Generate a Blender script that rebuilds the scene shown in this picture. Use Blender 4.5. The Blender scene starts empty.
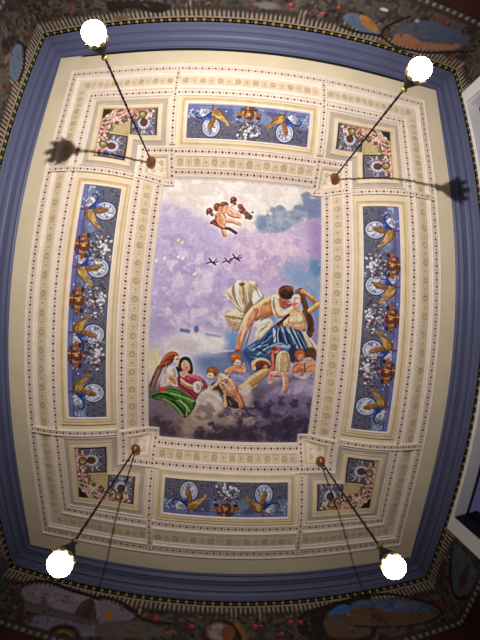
import bpy, math, random
import numpy as np
from mathutils import Matrix, Vector

# ------------------------------------------------------------------ camera, world, light, exposure
U = 3.2                     # metres per plan unit (plan unit = camera to ceiling)
EYE = 1.6
scene = bpy.context.scene
COL = scene.collection
def W(x, y, z):             # plan coordinates (x to the right seen from below) to world
    return (-x * U, y * U, EYE + U + z * U)

cam = bpy.data.cameras.new('camera')
cam_ob = bpy.data.objects.new('camera', cam)
COL.objects.link(cam_ob)
scene.camera = cam_ob
cam.type = 'PANO'
cam.panorama_type = 'FISHEYE_LENS_POLYNOMIAL'
cam.sensor_fit = 'AUTO'
cam.sensor_width = 36.0
cam.fisheye_fov = 2 * math.pi
(cam.fisheye_polynomial_k0, cam.fisheye_polynomial_k1, cam.fisheye_polynomial_k2,
 cam.fisheye_polynomial_k3, cam.fisheye_polynomial_k4) = (0.0, -0.05810476441496549, -0.0006974825814309698, 5.1142987843301495e-05, -5.758256082995543e-07)
cam.clip_start = 0.01
cam_ob.matrix_world = Matrix([[-0.997342, 0.058444, 0.043517, 0.086156], [0.058777, 0.998251, 0.006418, -0.090304], [-0.043066, 0.008959, -0.999032, 1.6], [0.0, 0.0, 0.0, 1.0]])

world = bpy.data.worlds.new('world')
scene.world = world
world.use_nodes = True
world.node_tree.nodes['Background'].inputs['Color'].default_value = (0.05, 0.045, 0.10, 1)
world.node_tree.nodes['Background'].inputs['Strength'].default_value = 1.0

scene.view_settings.view_transform = 'Standard'
scene.view_settings.look = 'None'
scene.view_settings.gamma = 1.0
scene.view_settings.exposure = 0.0
scene.view_settings.use_curve_mapping = False
scene.render.film_transparent = False

# the standing uplight in the room, just outside the picture: it throws the four rods' shadows
uplight = bpy.data.lights.new('standing_uplight_bulb', 'SPOT')
uplight.energy = 365
uplight.color = (1.0, 0.945, 0.88)
uplight.shadow_soft_size = 0.02
uplight.spot_size = math.radians(162)
uplight.spot_blend = 0.65
uplight_ob = bpy.data.objects.new('standing_uplight_bulb', uplight)
uplight_ob.location = W(-0.07, 0.51, -0.93)
uplight_ob.rotation_euler = (math.pi, 0, 0)
COL.objects.link(uplight_ob)
GLOBE_STRENGTH = 22.0

# ------------------------------------------------------------------ colours and materials
def lin(c):
    return tuple(((v / 255) / 12.92 if v / 255 <= 0.04045 else ((v / 255 + 0.055) / 1.055) ** 2.4) for v in c)

def material(name, rgb, rough=0.6, vary=0.12, scale=9.0, metal=0.0, spec=0.3, bump=0.0):
    m = bpy.data.materials.new(name)
    m.use_nodes = True
    nt = m.node_tree
    b = nt.nodes['Principled BSDF']
    b.inputs['Roughness'].default_value = rough
    b.inputs['Metallic'].default_value = metal
    b.inputs['Specular IOR Level'].default_value = spec
    c = lin(rgb)
    tc = nt.nodes.new('ShaderNodeTexCoord')
    nz = nt.nodes.new('ShaderNodeTexNoise')
    nz.inputs['Scale'].default_value = scale
    nz.inputs['Detail'].default_value = 6
    rp = nt.nodes.new('ShaderNodeValToRGB')
    rp.color_ramp.elements[0].position = 0.3
    rp.color_ramp.elements[1].position = 0.7
    rp.color_ramp.elements[0].color = (*[v * (1 - vary) for v in c], 1)
    rp.color_ramp.elements[1].color = (*[min(1, v * (1 + vary)) for v in c], 1)
    nt.links.new(tc.outputs['Object'], nz.inputs['Vector'])
    nt.links.new(nz.outputs['Fac'], rp.inputs['Fac'])
    nt.links.new(rp.outputs['Color'], b.inputs['Base Color'])
    if bump:
        bp = nt.nodes.new('ShaderNodeBump')
        bp.inputs['Strength'].default_value = bump
        bp.inputs['Distance'].default_value = 0.01
        nt.links.new(nz.outputs['Fac'], bp.inputs['Height'])
        nt.links.new(bp.outputs['Normal'], b.inputs['Normal'])
    return m

def paint_material(name, rough=0.65):
    """brush-painted plaster: the picture's pigments with fine procedural grain"""
    m = bpy.data.materials.new(name)
    m.use_nodes = True
    nt = m.node_tree
    b = nt.nodes['Principled BSDF']
    b.inputs['Roughness'].default_value = rough
    b.inputs['Specular IOR Level'].default_value = 0.2
    at = nt.nodes.new('ShaderNodeAttribute')
    at.attribute_name = 'Pigment'
    tc = nt.nodes.new('ShaderNodeTexCoord')
    nz = nt.nodes.new('ShaderNodeTexNoise')
    nz.inputs['Scale'].default_value = 22
    nz.inputs['Detail'].default_value = 8
    mr = nt.nodes.new('ShaderNodeMapRange')
    mr.inputs['From Min'].default_value = 0.3
    mr.inputs['From Max'].default_value = 0.7
    mr.inputs['To Min'].default_value = 0.90
    mr.inputs['To Max'].default_value = 1.08
    mx = nt.nodes.new('ShaderNodeVectorMath')
    mx.operation = 'SCALE'
    nt.links.new(tc.outputs['Object'], nz.inputs['Vector'])
    nt.links.new(nz.outputs['Fac'], mr.inputs['Value'])
    nt.links.new(at.outputs['Color'], mx.inputs[0])
    nt.links.new(mr.outputs['Result'], mx.inputs['Scale'])
    nt.links.new(mx.outputs[0], b.inputs['Base Color'])
    return m

M = dict(
    plaster=material('cream_plaster', (224, 209, 180), 0.75, 0.05, 3.0, bump=0.05),
    fillet=material('ivory_fillet', (240, 228, 214), 0.6, 0.04),
    pink=material('rose_beige_band', (227, 207, 192), 0.65, 0.06),
    tile=material('ivory_band', (228, 209, 188), 0.65, 0.06),
    tilemark=material('ochre_rosette', (188, 162, 122), 0.6, 0.12),
    tilefill=material('pale_ochre_tile', (220, 202, 176), 0.65, 0.08),
    tan=material('ochre_frame', (214, 190, 146), 0.65, 0.10),
    cream=material('pale_cream_frame', (228, 210, 184), 0.65, 0.06),
    greyband=material('lilac_grey_band', (182, 170, 164), 0.65, 0.08),
    bead=material('oxblood_bead', (72, 28, 18), 0.5, 0.25),
    cornice=material('lilac_blue_cornice', (91, 95, 128), 0.5, 0.06, 2.0),
    gap_shade_reveal=material('gap_shade_and_reveal', (18, 18, 30), 0.8, 0.1),  # near-black standing for shade in the cornice joint; also the dark window reveal
    strip=material('dark_brown_strip', (66, 55, 54), 0.7, 0.2),
    gold=material('yellow_gold_paint', (150, 136, 62), 0.5, 0.2, 30),
    pearl=material('grey_pearl_paint', (122, 118, 112), 0.5, 0.15, 30),
    redwall=material('red_brown_wall', (64, 30, 24), 0.6, 0.2, 4),
    wood=material('dark_oak_floor', (92, 62, 42), 0.45, 0.3, 3),
    white=material('white_gloss_paint', (236, 234, 238), 0.4, 0.03),
    iron=material('blackened_iron', (26, 27, 32), 0.6, 0.3, 20),
    brass=material('aged_brass', (150, 96, 52), 0.35, 0.25, 25, metal=0.5),
    gilt=material('gilt_metal', (150, 128, 62), 0.35, 0.2, 25, metal=0.4),
    fresco=paint_material('fresco_pigment'),
)

def glow_material():
    m = bpy.data.materials.new('lit_bulb_glass')
    m.use_nodes = True
    nt = m.node_tree
    nt.nodes.remove(nt.nodes['Principled BSDF'])
    em = nt.nodes.new('ShaderNodeEmission')
    em.inputs['Color'].default_value = (1.0, 0.92, 0.82, 1)
    em.inputs['Strength'].default_value = GLOBE_STRENGTH
    tr = nt.nodes.new('ShaderNodeBsdfTransparent')      # clear glass: the lit globe itself throws no shadow
    ad = nt.nodes.new('ShaderNodeAddShader')
    nt.links.new(tr.outputs[0], ad.inputs[0])
    nt.links.new(em.outputs[0], ad.inputs[1])
    nt.links.new(ad.outputs[0], nt.nodes['Material Output'].inputs['Surface'])
    return m
M['glow'] = glow_material()

def glass_material():
    m = bpy.data.materials.new('window_glass')
    m.use_nodes = True
    b = m.node_tree.nodes['Principled BSDF']
    b.inputs['Base Color'].default_value = (0.8, 0.85, 0.95, 1)
    b.inputs['Roughness'].default_value = 0.03
    b.inputs['Transmission Weight'].default_value = 1.0
    b.inputs['IOR'].default_value = 1.5
    return m
M['glass'] = glass_material()

# ------------------------------------------------------------------ mesh helpers
class MB:
    def __init__(self):
        self.v, self.f, self.m, self.mats = [], [], [], []
    def slot(self, key):
        if key not in self.mats:
            self.mats.append(key)
        return self.mats.index(key)
    def add(self, verts, faces, key):
        k = self.slot(key)
        o = len(self.v)
        self.v += [tuple(p) for p in verts]
        self.f += [tuple(i + o for i in f) for f in faces]
        self.m += [k] * len(faces)
    def box(self, lo, hi, key):
        (a, b, c), (d, e, g) = lo, hi
        self.add([(a, b, c), (d, b, c), (d, e, c), (a, e, c), (a, b, g), (d, b, g), (d, e, g), (a, e, g)],
                 [(0, 3, 2, 1), (4, 5, 6, 7), (0, 1, 5, 4), (1, 2, 6, 5), (2, 3, 7, 6), (3, 0, 4, 7)], key)
    def lathe(self, prof, key, n=20, c=(0, 0, 0)):
        o = []
        for r, z in prof:
            for i in range(n):
                t = 2 * math.pi * i / n
                o.append((c[0] + r * math.cos(t), c[1] + r * math.sin(t), c[2] + z))
        fs = []
        for j in range(len(prof) - 1):
            for i in range(n):
                k = (i + 1) % n
                fs.append((j * n + i, j * n + k, (j + 1) * n + k, (j + 1) * n + i))
        fs.append(tuple(range(n)))
        fs.append(tuple(range((len(prof) - 1) * n, len(prof) * n)))
        self.add(o, fs, key)
    def build(self, name, parent=None, smooth=False):
        me = bpy.data.meshes.new(name)
        me.from_pydata(self.v, [], self.f)
        for k in self.mats:
            me.materials.append(M[k])
        me.polygons.foreach_set('material_index', self.m)
        if smooth:
            me.polygons.foreach_set('use_smooth', [True] * len(self.f))
        me.update()
        o = bpy.data.objects.new(name, me)
        COL.objects.link(o)
        if parent is not None:
            o.parent = parent
            o.matrix_parent_inverse = parent.matrix_world.inverted()
        return o

def structure(o):
    o['kind'] = 'structure'
    return o
def thing(name, label, cat, loc, group=None, rot=None):
    o = bpy.data.objects.new(name, None)
    o.empty_display_size = 0.1
    o.matrix_world = Matrix.Translation(loc) @ (rot.to_4x4() if rot else Matrix.Identity(4))
    COL.objects.link(o)
    o['label'] = label
    o['category'] = cat
    if group:
        o['group'] = group
    return o

# the ceiling is a shallow cloister vault: flat over the big painting, coved round it
VA, VB, C1, C2 = (0.28945, 0.46714, 0.9312, -1.2584)
DM = -C1 / (2 * C2)
def zf(x, y):
    dx = np.maximum(0, np.abs(x) - VA)
    dy = np.maximum(0, np.abs(y) - VB)
    D = (dx ** 4 + dy ** 4 + 1e-12) ** 0.25
    Dc = np.minimum(D, DM)
    return -(C1 * Dc + C2 * Dc * Dc) - 0.15 * np.maximum(0, D - DM)
def WV(x, y, h=0.0):
    return W(x, y, float(zf(x, y)) - h)

def offset_poly(poly, d):
    n = len(poly)
    ar = sum(poly[i][0] * poly[(i + 1) % n][1] - poly[(i + 1) % n][0] * poly[i][1] for i in range(n))
    s = 1 if ar > 0 else -1
    out = []
    for i in range(n):
        p0, p1, p2 = poly[i - 1], poly[i], poly[(i + 1) % n]
        x, y = p1
        for a, b in ((p0, p1), (p1, p2)):
            ex, ey = b[0] - a[0], b[1] - a[1]
            l = math.hypot(ex, ey)
            nx, ny = s * ey / l, -s * ex / l
            x += nx * d
            y += ny * d
        out.append((x, y))
    return out

def loop_pts(poly, counts):
    o = []
    n = len(poly)
    for i in range(n):
        a, b = poly[i], poly[(i + 1) % n]
        for k in range(counts[i]):
            t = k / counts[i]
            o.append((a[0] + (b[0] - a[0]) * t, a[1] + (b[1] - a[1]) * t))
    return o

def sweep_loops(mb, loops, heights, keys):
    """loops: rectilinear polygons, one per profile station; heights hang below the vault"""
    base = loops[-1]
    n = len(base)
    counts = [max(1, int(math.ceil(math.dist(base[i], base[(i + 1) % n]) / 0.025))) for i in range(n)]
    rings = [[WV(x, y, h) for x, y in loop_pts(p, counts)] for p, h in zip(loops, heights)]
    N = len(rings[0])
    for j, key in enumerate(keys):
        if key is None:
            continue
        mb.add(rings[j] + rings[j + 1], [(i, (i + 1) % N, N + (i + 1) % N, N + i) for i in range(N)], key)

def sweep(mb, poly, prof):
    """prof: [(offset, height, material of the face that follows)]"""
    sweep_loops(mb, [offset_poly(poly, p[0]) for p in prof], [p[1] for p in prof], [p[2] for p in prof[:-1]])

def rect(x0, x1, y0, y1):
    return [(x0, y0), (x1, y0), (x1, y1), (x0, y1)]

def fill(mb, x0, x1, y0, y1, h, key, step=0.025):
    nx = max(1, int(math.ceil((x1 - x0) / step)))
    ny = max(1, int(math.ceil((y1 - y0) / step)))
    vs = [WV(x0 + (x1 - x0) * i / nx, y0 + (y1 - y0) * j / ny, h) for j in range(ny + 1) for i in range(nx + 1)]
    fs = [(j * (nx + 1) + i, j * (nx + 1) + i + 1, (j + 1) * (nx + 1) + i + 1, (j + 1) * (nx + 1) + i) for j in range(ny) for i in range(nx)]
    mb.add(vs, fs, key)

def bead(mb, x, y, r, h, key='bead', n=6):
    vs = [WV(x, y, h + r * 0.7)]
    vs += [WV(x + r * math.cos(2 * math.pi * i / n), y + r * math.sin(2 * math.pi * i / n), h) for i in range(n)]
    mb.add(vs, [(0, 1 + i, 1 + (i + 1) % n) for i in range(n)], key)

PITCH = 0.0120
def beads(mb, x0, y0, x1, y1, h, r=0.0040):
    L = math.hypot(x1 - x0, y1 - y0)
    n = max(2, int(round(L / PITCH)))
    n += n % 2
    for i in range(n + 1):
        t = i / n
        bead(mb, x0 + (x1 - x0) * t, y0 + (y1 - y0) * t, r if i % 2 == 0 else r * 0.55, h)

def ring_mark(mb, x, y, r0, r1, h, key, n=10):
    a = [WV(x + r0 * math.cos(2 * math.pi * i / n), y + r0 * math.sin(2 * math.pi * i / n), h) for i in range(n)]
    b = [WV(x + r1 * math.cos(2 * math.pi * i / n), y + r1 * math.sin(2 * math.pi * i / n), h + 0.0015) for i in range(n)]
    mb.add(a + b, [(i, (i + 1) % n, n + (i + 1) % n, n + i) for i in range(n)], key)

def bar_mark(mb, x, y, lx, ly, h, key):
    mb.add([WV(x - lx, y - ly, h), WV(x + lx, y - ly, h), WV(x + lx, y + ly, h), WV(x - lx, y + ly, h)], [(0, 1, 2, 3)], key)

def tiles(mb, x0, y0, x1, y1, half, h, pitch=0.031):
    """a run of small square tiles with alternating rosettes and crosses between two points"""
    L = math.hypot(x1 - x0, y1 - y0)
    n = max(1, int(round(L / pitch)))
    ux, uy = (x1 - x0) / L, (y1 - y0) / L
    p = L / n
    for i in range(n):
        cx, cy = x0 + ux * p * (i + 0.5), y0 + uy * p * (i + 0.5)
        if i:
            ex, ey = x0 + ux * p * i, y0 + uy * p * i
            bar_mark(mb, ex, ey, (half if uy else 0.0013), (half if ux else 0.0013), h + 0.001, 'fillet')
        s = min(half, p / 2) * 0.80
        bar_mark(mb, cx, cy, s, s, h + 0.0006, 'tilefill')
        for sx, sy, lx, ly in ((0, 1, s, .0011), (0, -1, s, .0011), (1, 0, .0011, s), (-1, 0, .0011, s)):
            bar_mark(mb, cx + sx * s, cy + sy * s, lx, ly, h + 0.001, 'tan')
        if i % 2 == 0:
            ring_mark(mb, cx, cy, s * 0.36, s * 0.78, h + 0.001, 'tilemark')
            bead(mb, cx, cy, s * 0.2, h, 'tilemark')
        else:
            bar_mark(mb, cx, cy, s * .5, s * .12, h + 0.0012, 'tilemark')
            bar_mark(mb, cx, cy, s * .12, s * .5, h + 0.0014, 'tilemark')
            bead(mb, cx, cy, s * 0.25, h, 'tilemark')

# ------------------------------------------------------------------ a small painter for the frescoes
def value_noise(shape, cell, rng, octaves=3):
    H, Wd = shape
    out = np.zeros(shape)
    amp, tot = 1.0, 0.0
    for _ in range(octaves):
        gh, gw = int(H / cell) + 3, int(Wd / cell) + 3
        g = rng.random((gh, gw))
        yy = np.arange(H) / cell
        xx = np.arange(Wd) / cell
        y0 = yy.astype(int); x0 = xx.astype(int)
        fy = (yy - y0); fx = (xx - x0)
        fy = (fy * fy * (3 - 2 * fy))[:, None]; fx = (fx * fx * (3 - 2 * fx))[None, :]
        a = g[y0][:, x0]; b = g[y0][:, x0 + 1]; c = g[y0 + 1][:, x0]; d = g[y0 + 1][:, x0 + 1]
        out += amp * ((a * (1 - fx) + b * fx) * (1 - fy) + (c * (1 - fx) + d * fx) * fy)
        tot += amp
        amp *= 0.55
        cell = max(1.5, cell / 2.1)
    return out / tot

def blur(m, r):
    r = int(round(r))
    if r < 1:
        return m
    for _ in range(2):
        for ax in (0, 1):
            pad = [(r + 1, r) if a == ax else (0, 0) for a in (0, 1)]
            c = np.cumsum(np.pad(m, pad, mode='edge'), axis=ax)
            k = 2 * r + 1
            m = (np.take(c, range(k, c.shape[ax]), axis=ax) - np.take(c, range(0, c.shape[ax] - k), axis=ax)) / k
    return m

def smooth_closed(p, closed=True):
    p = np.asarray(p, float)
    n = len(p)
    if n < 3:
        return p
    out = []
    rng_ = range(n if closed else n - 1)
    for i in rng_:
        if closed:
            a, b, c, d = p[i - 1], p[i], p[(i + 1) % n], p[(i + 2) % n]
        else:
            a, b, c, d = p[max(i - 1, 0)], p[i], p[i + 1], p[min(i + 2, n - 1)]
        for t in (0, .25, .5, .75):
            out.append(0.5 * (2 * b + (c - a) * t + (2 * a - 5 * b + 4 * c - d) * t * t + (3 * b - a - 3 * c + d) * t ** 3))
    if not closed:
        out.append(p[-1])
    return np.array(out)

class Fresco:
    """x0..x1 left to right, y0 (top row) .. y1 (bottom row); colours given in sRGB"""
    def __init__(self, x0, x1, y0, y1, nx, base, seed=1, ss=2):
        self.x0, self.x1, self.y0, self.y1, self.ss = x0, x1, y0, y1, ss
        self.nx = nx
        self.ny = int(round(nx * abs(y1 - y0) / abs(x1 - x0)))
        self.w, self.h = self.nx * ss, self.ny * ss
        self.k = self.w / abs(x1 - x0)
        self.im = np.empty((self.h, self.w, 3))
        self.im[:] = base
        self.rng = np.random.default_rng(seed)
    def P(self, pts):
        p = np.asarray(pts, float).reshape(-1, 2)
        return np.c_[(p[:, 0] - self.x0) / (self.x1 - self.x0) * self.w, (p[:, 1] - self.y0) / (self.y1 - self.y0) * self.h]
    def window(self, p, pad):
        a = max(0, int(p[:, 0].min() - pad)); b = min(self.w, int(p[:, 0].max() + pad) + 2)
        c = max(0, int(p[:, 1].min() - pad)); d = min(self.h, int(p[:, 1].max() + pad) + 2)
        return a, b, c, d
    def apply(self, win, m, col, a, sh):
        x0, x1, y0, y1 = win
        im = self.im[y0:y1, x0:x1]
        col = np.array(col, float)[None, None, :] * np.ones(m.shape + (1,))
        if sh:
            e = max(2, int(min(m.shape) * 0.07))
            mb_ = blur(np.pad(m, e + 1), e)
            H, Wd = m.shape
            g = mb_[2 * e + 1 - e:, :][:H, :]
            up = mb_[0:H, 1:1 + Wd]; dn = mb_[2 * e + 1:2 * e + 1 + H, 1:1 + Wd]
            lf = mb_[1:1 + H, 0:Wd]; rt = mb_[1:1 + H, 2 * e + 1:2 * e + 1 + Wd]
            em = (dn - up) * 0.9 + (rt - lf) * 0.55
            col = col * np.clip(1 + 1.7 * sh * em[..., None] * np.array([0.55, 0.75, 0.85]), 0.3, 1.4)
            edge = blur(m, max(1, int(self.ss * 1.2)))
            col = col * (0.80 + 0.20 * np.clip(edge * 2 - 1, 0, 1) ** 0.7)[..., None]
            nz = value_noise(m.shape, 7 * self.ss, self.rng, 3)
            col = col * (1 + 0.34 * (nz - 0.5))[..., None]
        t = (m * a)[..., None]
        self.im[y0:y1, x0:x1] = im * (1 - t) + np.clip(col, 0, 255) * t
    def polymask(self, p, soft):
        a, b, c, d = win = self.window(p, 3 * soft + 2)
        if b <= a or d <= c:
            return win, None
        yy, xx = np.mgrid[c:d, a:b] + 0.5
        ins = np.zeros(yy.shape, bool)
        n = len(p)
        for i in range(n):
            (ax, ay), (bx, by) = p[i], p[(i + 1) % n]
            if ay == by:
                continue
            ins ^= ((ay > yy) != (by > yy)) & (xx < (bx - ax) * (yy - ay) / (by - ay) + ax)
        return win, blur(ins.astype(float), soft)
    def poly(self, col, pts, a=1, soft=0, sh=0, smooth=True):
        p = self.P(pts)
        if smooth:
            p = smooth_closed(p)
        win, m = self.polymask(p, soft * self.k)
        if m is not None:
            self.apply(win, m, col, a, sh)
    def stroke(self, col, w, pts, a=1, soft=0, sh=0):
        p = smooth_closed(self.P(pts), False)
        w = w * self.k / 2
        s = max(0.7, soft * self.k)
        win = self.window(p, w + s + 2)
        x0, x1, y0, y1 = win
        if x1 <= x0 or y1 <= y0:
            return
        yy, xx = np.mgrid[y0:y1, x0:x1] + 0.5
        best = np.full(yy.shape, 1e9)
        for i in range(len(p) - 1):
            ax, ay = p[i]; bx, by = p[i + 1]
            dx, dy = bx - ax, by - ay
            t = np.clip(((xx - ax) * dx + (yy - ay) * dy) / max(dx * dx + dy * dy, 1e-9), 0, 1)
            best = np.minimum(best, np.hypot(xx - ax - t * dx, yy - ay - t * dy))
        self.apply(win, np.clip((w - best) / s + 0.5, 0, 1), col, a, sh)
    def blob(self, col, x, y, rx, ry, ang=0, a=1, soft=0.25, sh=0):
        p = self.P([(x, y)])
        rx *= self.k; ry *= self.k
        win = self.window(p, max(rx, ry) * (1 + soft) + 2)
        x0, x1, y0, y1 = win
        if x1 <= x0 or y1 <= y0:
            return
        yy, xx = np.mgrid[y0:y1, x0:x1] + 0.5
        dx, dy = xx - p[0, 0], yy - p[0, 1]
        c, s = math.cos(ang), math.sin(ang)
        q = np.hypot((dx * c + dy * s) / rx, (-dx * s + dy * c) / ry)
        self.apply(win, np.clip((1 + soft * 0.5 - q) / max(soft, 1.0 / min(rx, ry)), 0, 1), col, a, sh)
    def cloud(self, col, pts, a, soft, scale, thr, con):
        p = smooth_closed(self.P(pts))
        win, m = self.polymask(p, soft * self.k * 0.6)
        if m is None:
            return
        n = value_noise(m.shape, scale * self.k, self.rng, 5)
        self.apply(win, m * np.clip((n - thr) * con * 2 + 0.5, 0, 1), col, a, 0)
    def run(self, ops):
        S = 1e-4
        for op in ops:
            k = op[0]
            if k == 'P':
                self.poly(op[1], np.array(op[6]) * S, op[2], op[3] * S, op[4], op[5])
            elif k == 'S':
                self.stroke(op[1], op[3] * S, np.array(op[6]) * S, op[2], op[4] * S, op[5])
            elif k == 'B':
                self.blob(op[1], op[5] * S, op[6] * S, op[7] * S, op[8] * S, op[9], op[2], op[3], op[4])
            elif k == 'N':
                self.cloud(op[1], np.array(op[7]) * S, op[2], op[3] * S, op[4] * S, op[5], op[6])
    def grain(self, amt, cell):
        n = value_noise((self.h, self.w), cell, self.rng, 3)
        self.im *= (1 + amt * (n - 0.5) * 2)[..., None]
    def sharpen(self, amt, r):
        b = np.stack([blur(self.im[..., k], r) for k in range(3)], -1)
        self.im = np.clip(self.im + amt * (self.im - b), 0, 255)
    def colours(self):
        a = self.im.reshape(self.ny, self.ss, self.nx, self.ss, 3).mean((1, 3))
        a = np.clip(a, 0, 255) / 255
        return np.where(a <= 0.04045, a / 12.92, ((a + 0.055) / 1.055) ** 2.4)

def painted_sheet(name, fresco, place, parent=None, gain=1.0, keep=None, cols=None):
    """place(u, v) gives world positions for arrays of cell-corner coordinates"""
    nx, ny = fresco.nx, fresco.ny
    cols = fresco.colours() if cols is None else cols
    u = np.linspace(fresco.x0, fresco.x1, nx + 1)
    v = np.linspace(fresco.y0, fresco.y1, ny + 1)
    uu, vv = np.meshgrid(u, v)
    pos = np.asarray(place(uu, vv))                      # (ny+1, nx+1, 3)
    idx = np.arange((nx + 1) * (ny + 1)).reshape(ny + 1, nx + 1)
    q = np.stack([idx[:-1, :-1], idx[:-1, 1:], idx[1:, 1:], idx[1:, :-1]], -1).reshape(-1, 4)
    fc = cols.reshape(-1, 3)
    if keep is not None:
        uc, vc = np.meshgrid((u[1:] + u[:-1]) / 2, (v[1:] + v[:-1]) / 2)
        ok = keep(uc, vc).reshape(-1)
        q = q[ok]; fc = fc[ok]
    # average the cell colours on to the corners
    acc = np.zeros(((nx + 1) * (ny + 1), 3)); cnt = np.zeros((nx + 1) * (ny + 1))
    for k in range(4):
        np.add.at(acc, q[:, k], fc); np.add.at(cnt, q[:, k], 1)
    vc_ = acc / np.maximum(cnt, 1)[:, None]
    used = np.nonzero(cnt)[0]
    remap = np.full(len(cnt), -1); remap[used] = np.arange(len(used))
    pv = pos.reshape(-1, 3)[used]; q = remap[q]; vc_ = np.minimum(vc_[used] * gain, 0.86)
    me = bpy.data.meshes.new(name)
    me.vertices.add(len(pv)); me.vertices.foreach_set('co', pv.astype(np.float32).ravel())
    me.loops.add(q.size); me.loops.foreach_set('vertex_index', q.astype(np.int32).ravel())
    me.polygons.add(len(q)); me.polygons.foreach_set('loop_start', np.arange(0, q.size, 4, dtype=np.int32))
    try:
        me.polygons.foreach_set('loop_total', np.full(len(q), 4, dtype=np.int32))
    except Exception:
        pass
    me.update(calc_edges=True)
    at = me.color_attributes.new('Pigment', 'FLOAT_COLOR', 'POINT')
    at.data.foreach_set('color', np.c_[vc_, np.ones(len(vc_))].astype(np.float32).ravel())
    me.materials.append(M['fresco'])
    me.validate()
    o = bpy.data.objects.new(name, me)
    COL.objects.link(o)
    if parent is not None:
        o.parent = parent
        o.matrix_parent_inverse = parent.matrix_world.inverted()
    return o

def place_vault(h):
    def f(x, y):
        z = zf(x, y) - h
        return np.stack([-x * U, y * U, EYE + U + z * U], -1)
    return f

# ------------------------------------------------------------------ the room
A, B, NOTCH = 0.2954, 0.4767, 0.0408
CA, CB, CZ = 0.7591, 0.9581, -0.187
OA, OB, OZ = 0.8345, 1.047, -0.25
STZ = -0.272                 # foot of the gold-spotted strip
FZ = -0.476                  # foot of the painted frieze

# ceiling
mb = MB()
gx = np.unique(np.round(np.r_[np.linspace(-CA, CA, 90), VA, -VA], 5))
gy = np.unique(np.round(np.r_[np.linspace(-CB, CB, 110), VB, -VB], 5))
vs = [WV(x, y) for y in gy for x in gx]
n = len(gx)
mb.add(vs, [(j * n + i, j * n + i + 1, (j + 1) * n + i + 1, (j + 1) * n + i) for j in range(len(gy) - 1) for i in range(n - 1)], 'plaster')
ceiling = structure(mb.build('ceiling', smooth=True))

# blue cornice: a run of mouldings between the ceiling and the walls
def between(t):
    return rect(-(CA + (OA - CA) * t), CA + (OA - CA) * t, -(CB + (OB - CB) * t), CB + (OB - CB) * t)
def ring_world(mb, loops, zs, keys):
    rr = [[W(x, y, z) for x, y in p] for p, z in zip(loops, zs)]
    for j, k in enumerate(keys):
        mb.add(rr[j] + rr[j + 1], [(i, (i + 1) % 4, 4 + (i + 1) % 4, 4 + i) for i in range(4)], k)
mb = MB()
prof = [(-0.012, -0.186, 'cornice'), (0.00, -0.190, 'cornice'), (0.07, -0.195, 'cornice'), (0.10, -0.195, 'cornice'), (0.115, -0.189, 'cornice'), (0.15, -0.188, 'cornice'), (0.165, -0.196, 'cornice'),
        (0.20, -0.200, 'cornice'), (0.25, -0.206, 'cornice'), (0.30, -0.2075, 'cornice'), (0.34, -0.204, 'cornice'), (0.36, -0.199, 'cornice'), (0.40, -0.2005, 'cornice'), (0.415, -0.208, 'cornice'), (0.46, -0.2085, 'cornice'),
        (0.56, -0.210, 'cornice'), (0.63, -0.216, 'cornice'), (0.67, -0.225, 'cornice'), (0.71, -0.2255, 'cornice'), (0.73, -0.218, 'cornice'), (0.77, -0.218, 'cornice'), (0.79, -0.228, 'cornice'),
        (0.85, -0.237, 'cornice'), (0.90, -0.239, 'cornice'), (0.92, -0.246, 'cornice'), (1.0, -0.25, 'cornice')]
ring_world(mb, [between(p[0]) for p in prof], [p[1] for p in prof], [p[2] for p in prof[:-1]])
lo, hi = W(-CA, CB - 0.006, -0.196), W(CA, CB + 0.002, -0.184)      # solid dark bar, coloured as the shade in the joint along the back run
mb.box(tuple(min(p, q) for p, q in zip(lo, hi)), tuple(max(p, q) for p, q in zip(lo, hi)), 'gap_shade_reveal')
structure(mb.build('trim_1'))

# dark strip with yellow lozenges and pearls under the cornice, on all four walls
WALLS = {'back': (1, OB), 'front': (1, -OB), 'left': (0, -OA), 'right': (0, OA)}
def wall_pt(side, u, z, d=0.0):
    ax, c = WALLS[side]
    c = c - math.copysign(d, c)
    return W(u, c, z) if ax == 1 else W(c, u, z)
mb = MB()
ring_world(mb, [between(1.0), between(1.0)], [OZ, STZ], ['strip'])
for side, (ax, c) in WALLS.items():
    half = OA if ax == 1 else OB
    k = int(2 * half / 0.031)
    for i in range(k):
        u = -half + (i + 0.5) * 2 * half / k
        zc = (OZ + STZ) / 2
        r = 0.0088
        c8 = [wall_pt(side, u, zc, 0.005)]
        for j in range(8):
            t = j * math.pi / 4
            rr = r if j % 2 == 0 else r * 0.72
            c8.append(wall_pt(side, u + rr * math.cos(t), zc + rr * math.sin(t), 0.001))
        mb.add(c8, [(0, 1 + j, 1 + (j + 1) % 8) for j in range(8)], 'gold')
        u2 = u + half / k
        r = 0.0032
        mb.add([wall_pt(side, u2 + r * math.cos(j * math.pi / 3), zc + r * math.sin(j * math.pi / 3), 0.002) for j in range(6)], [tuple(range(6))], 'pearl')
structure(mb.build('trim_2'))

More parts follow.
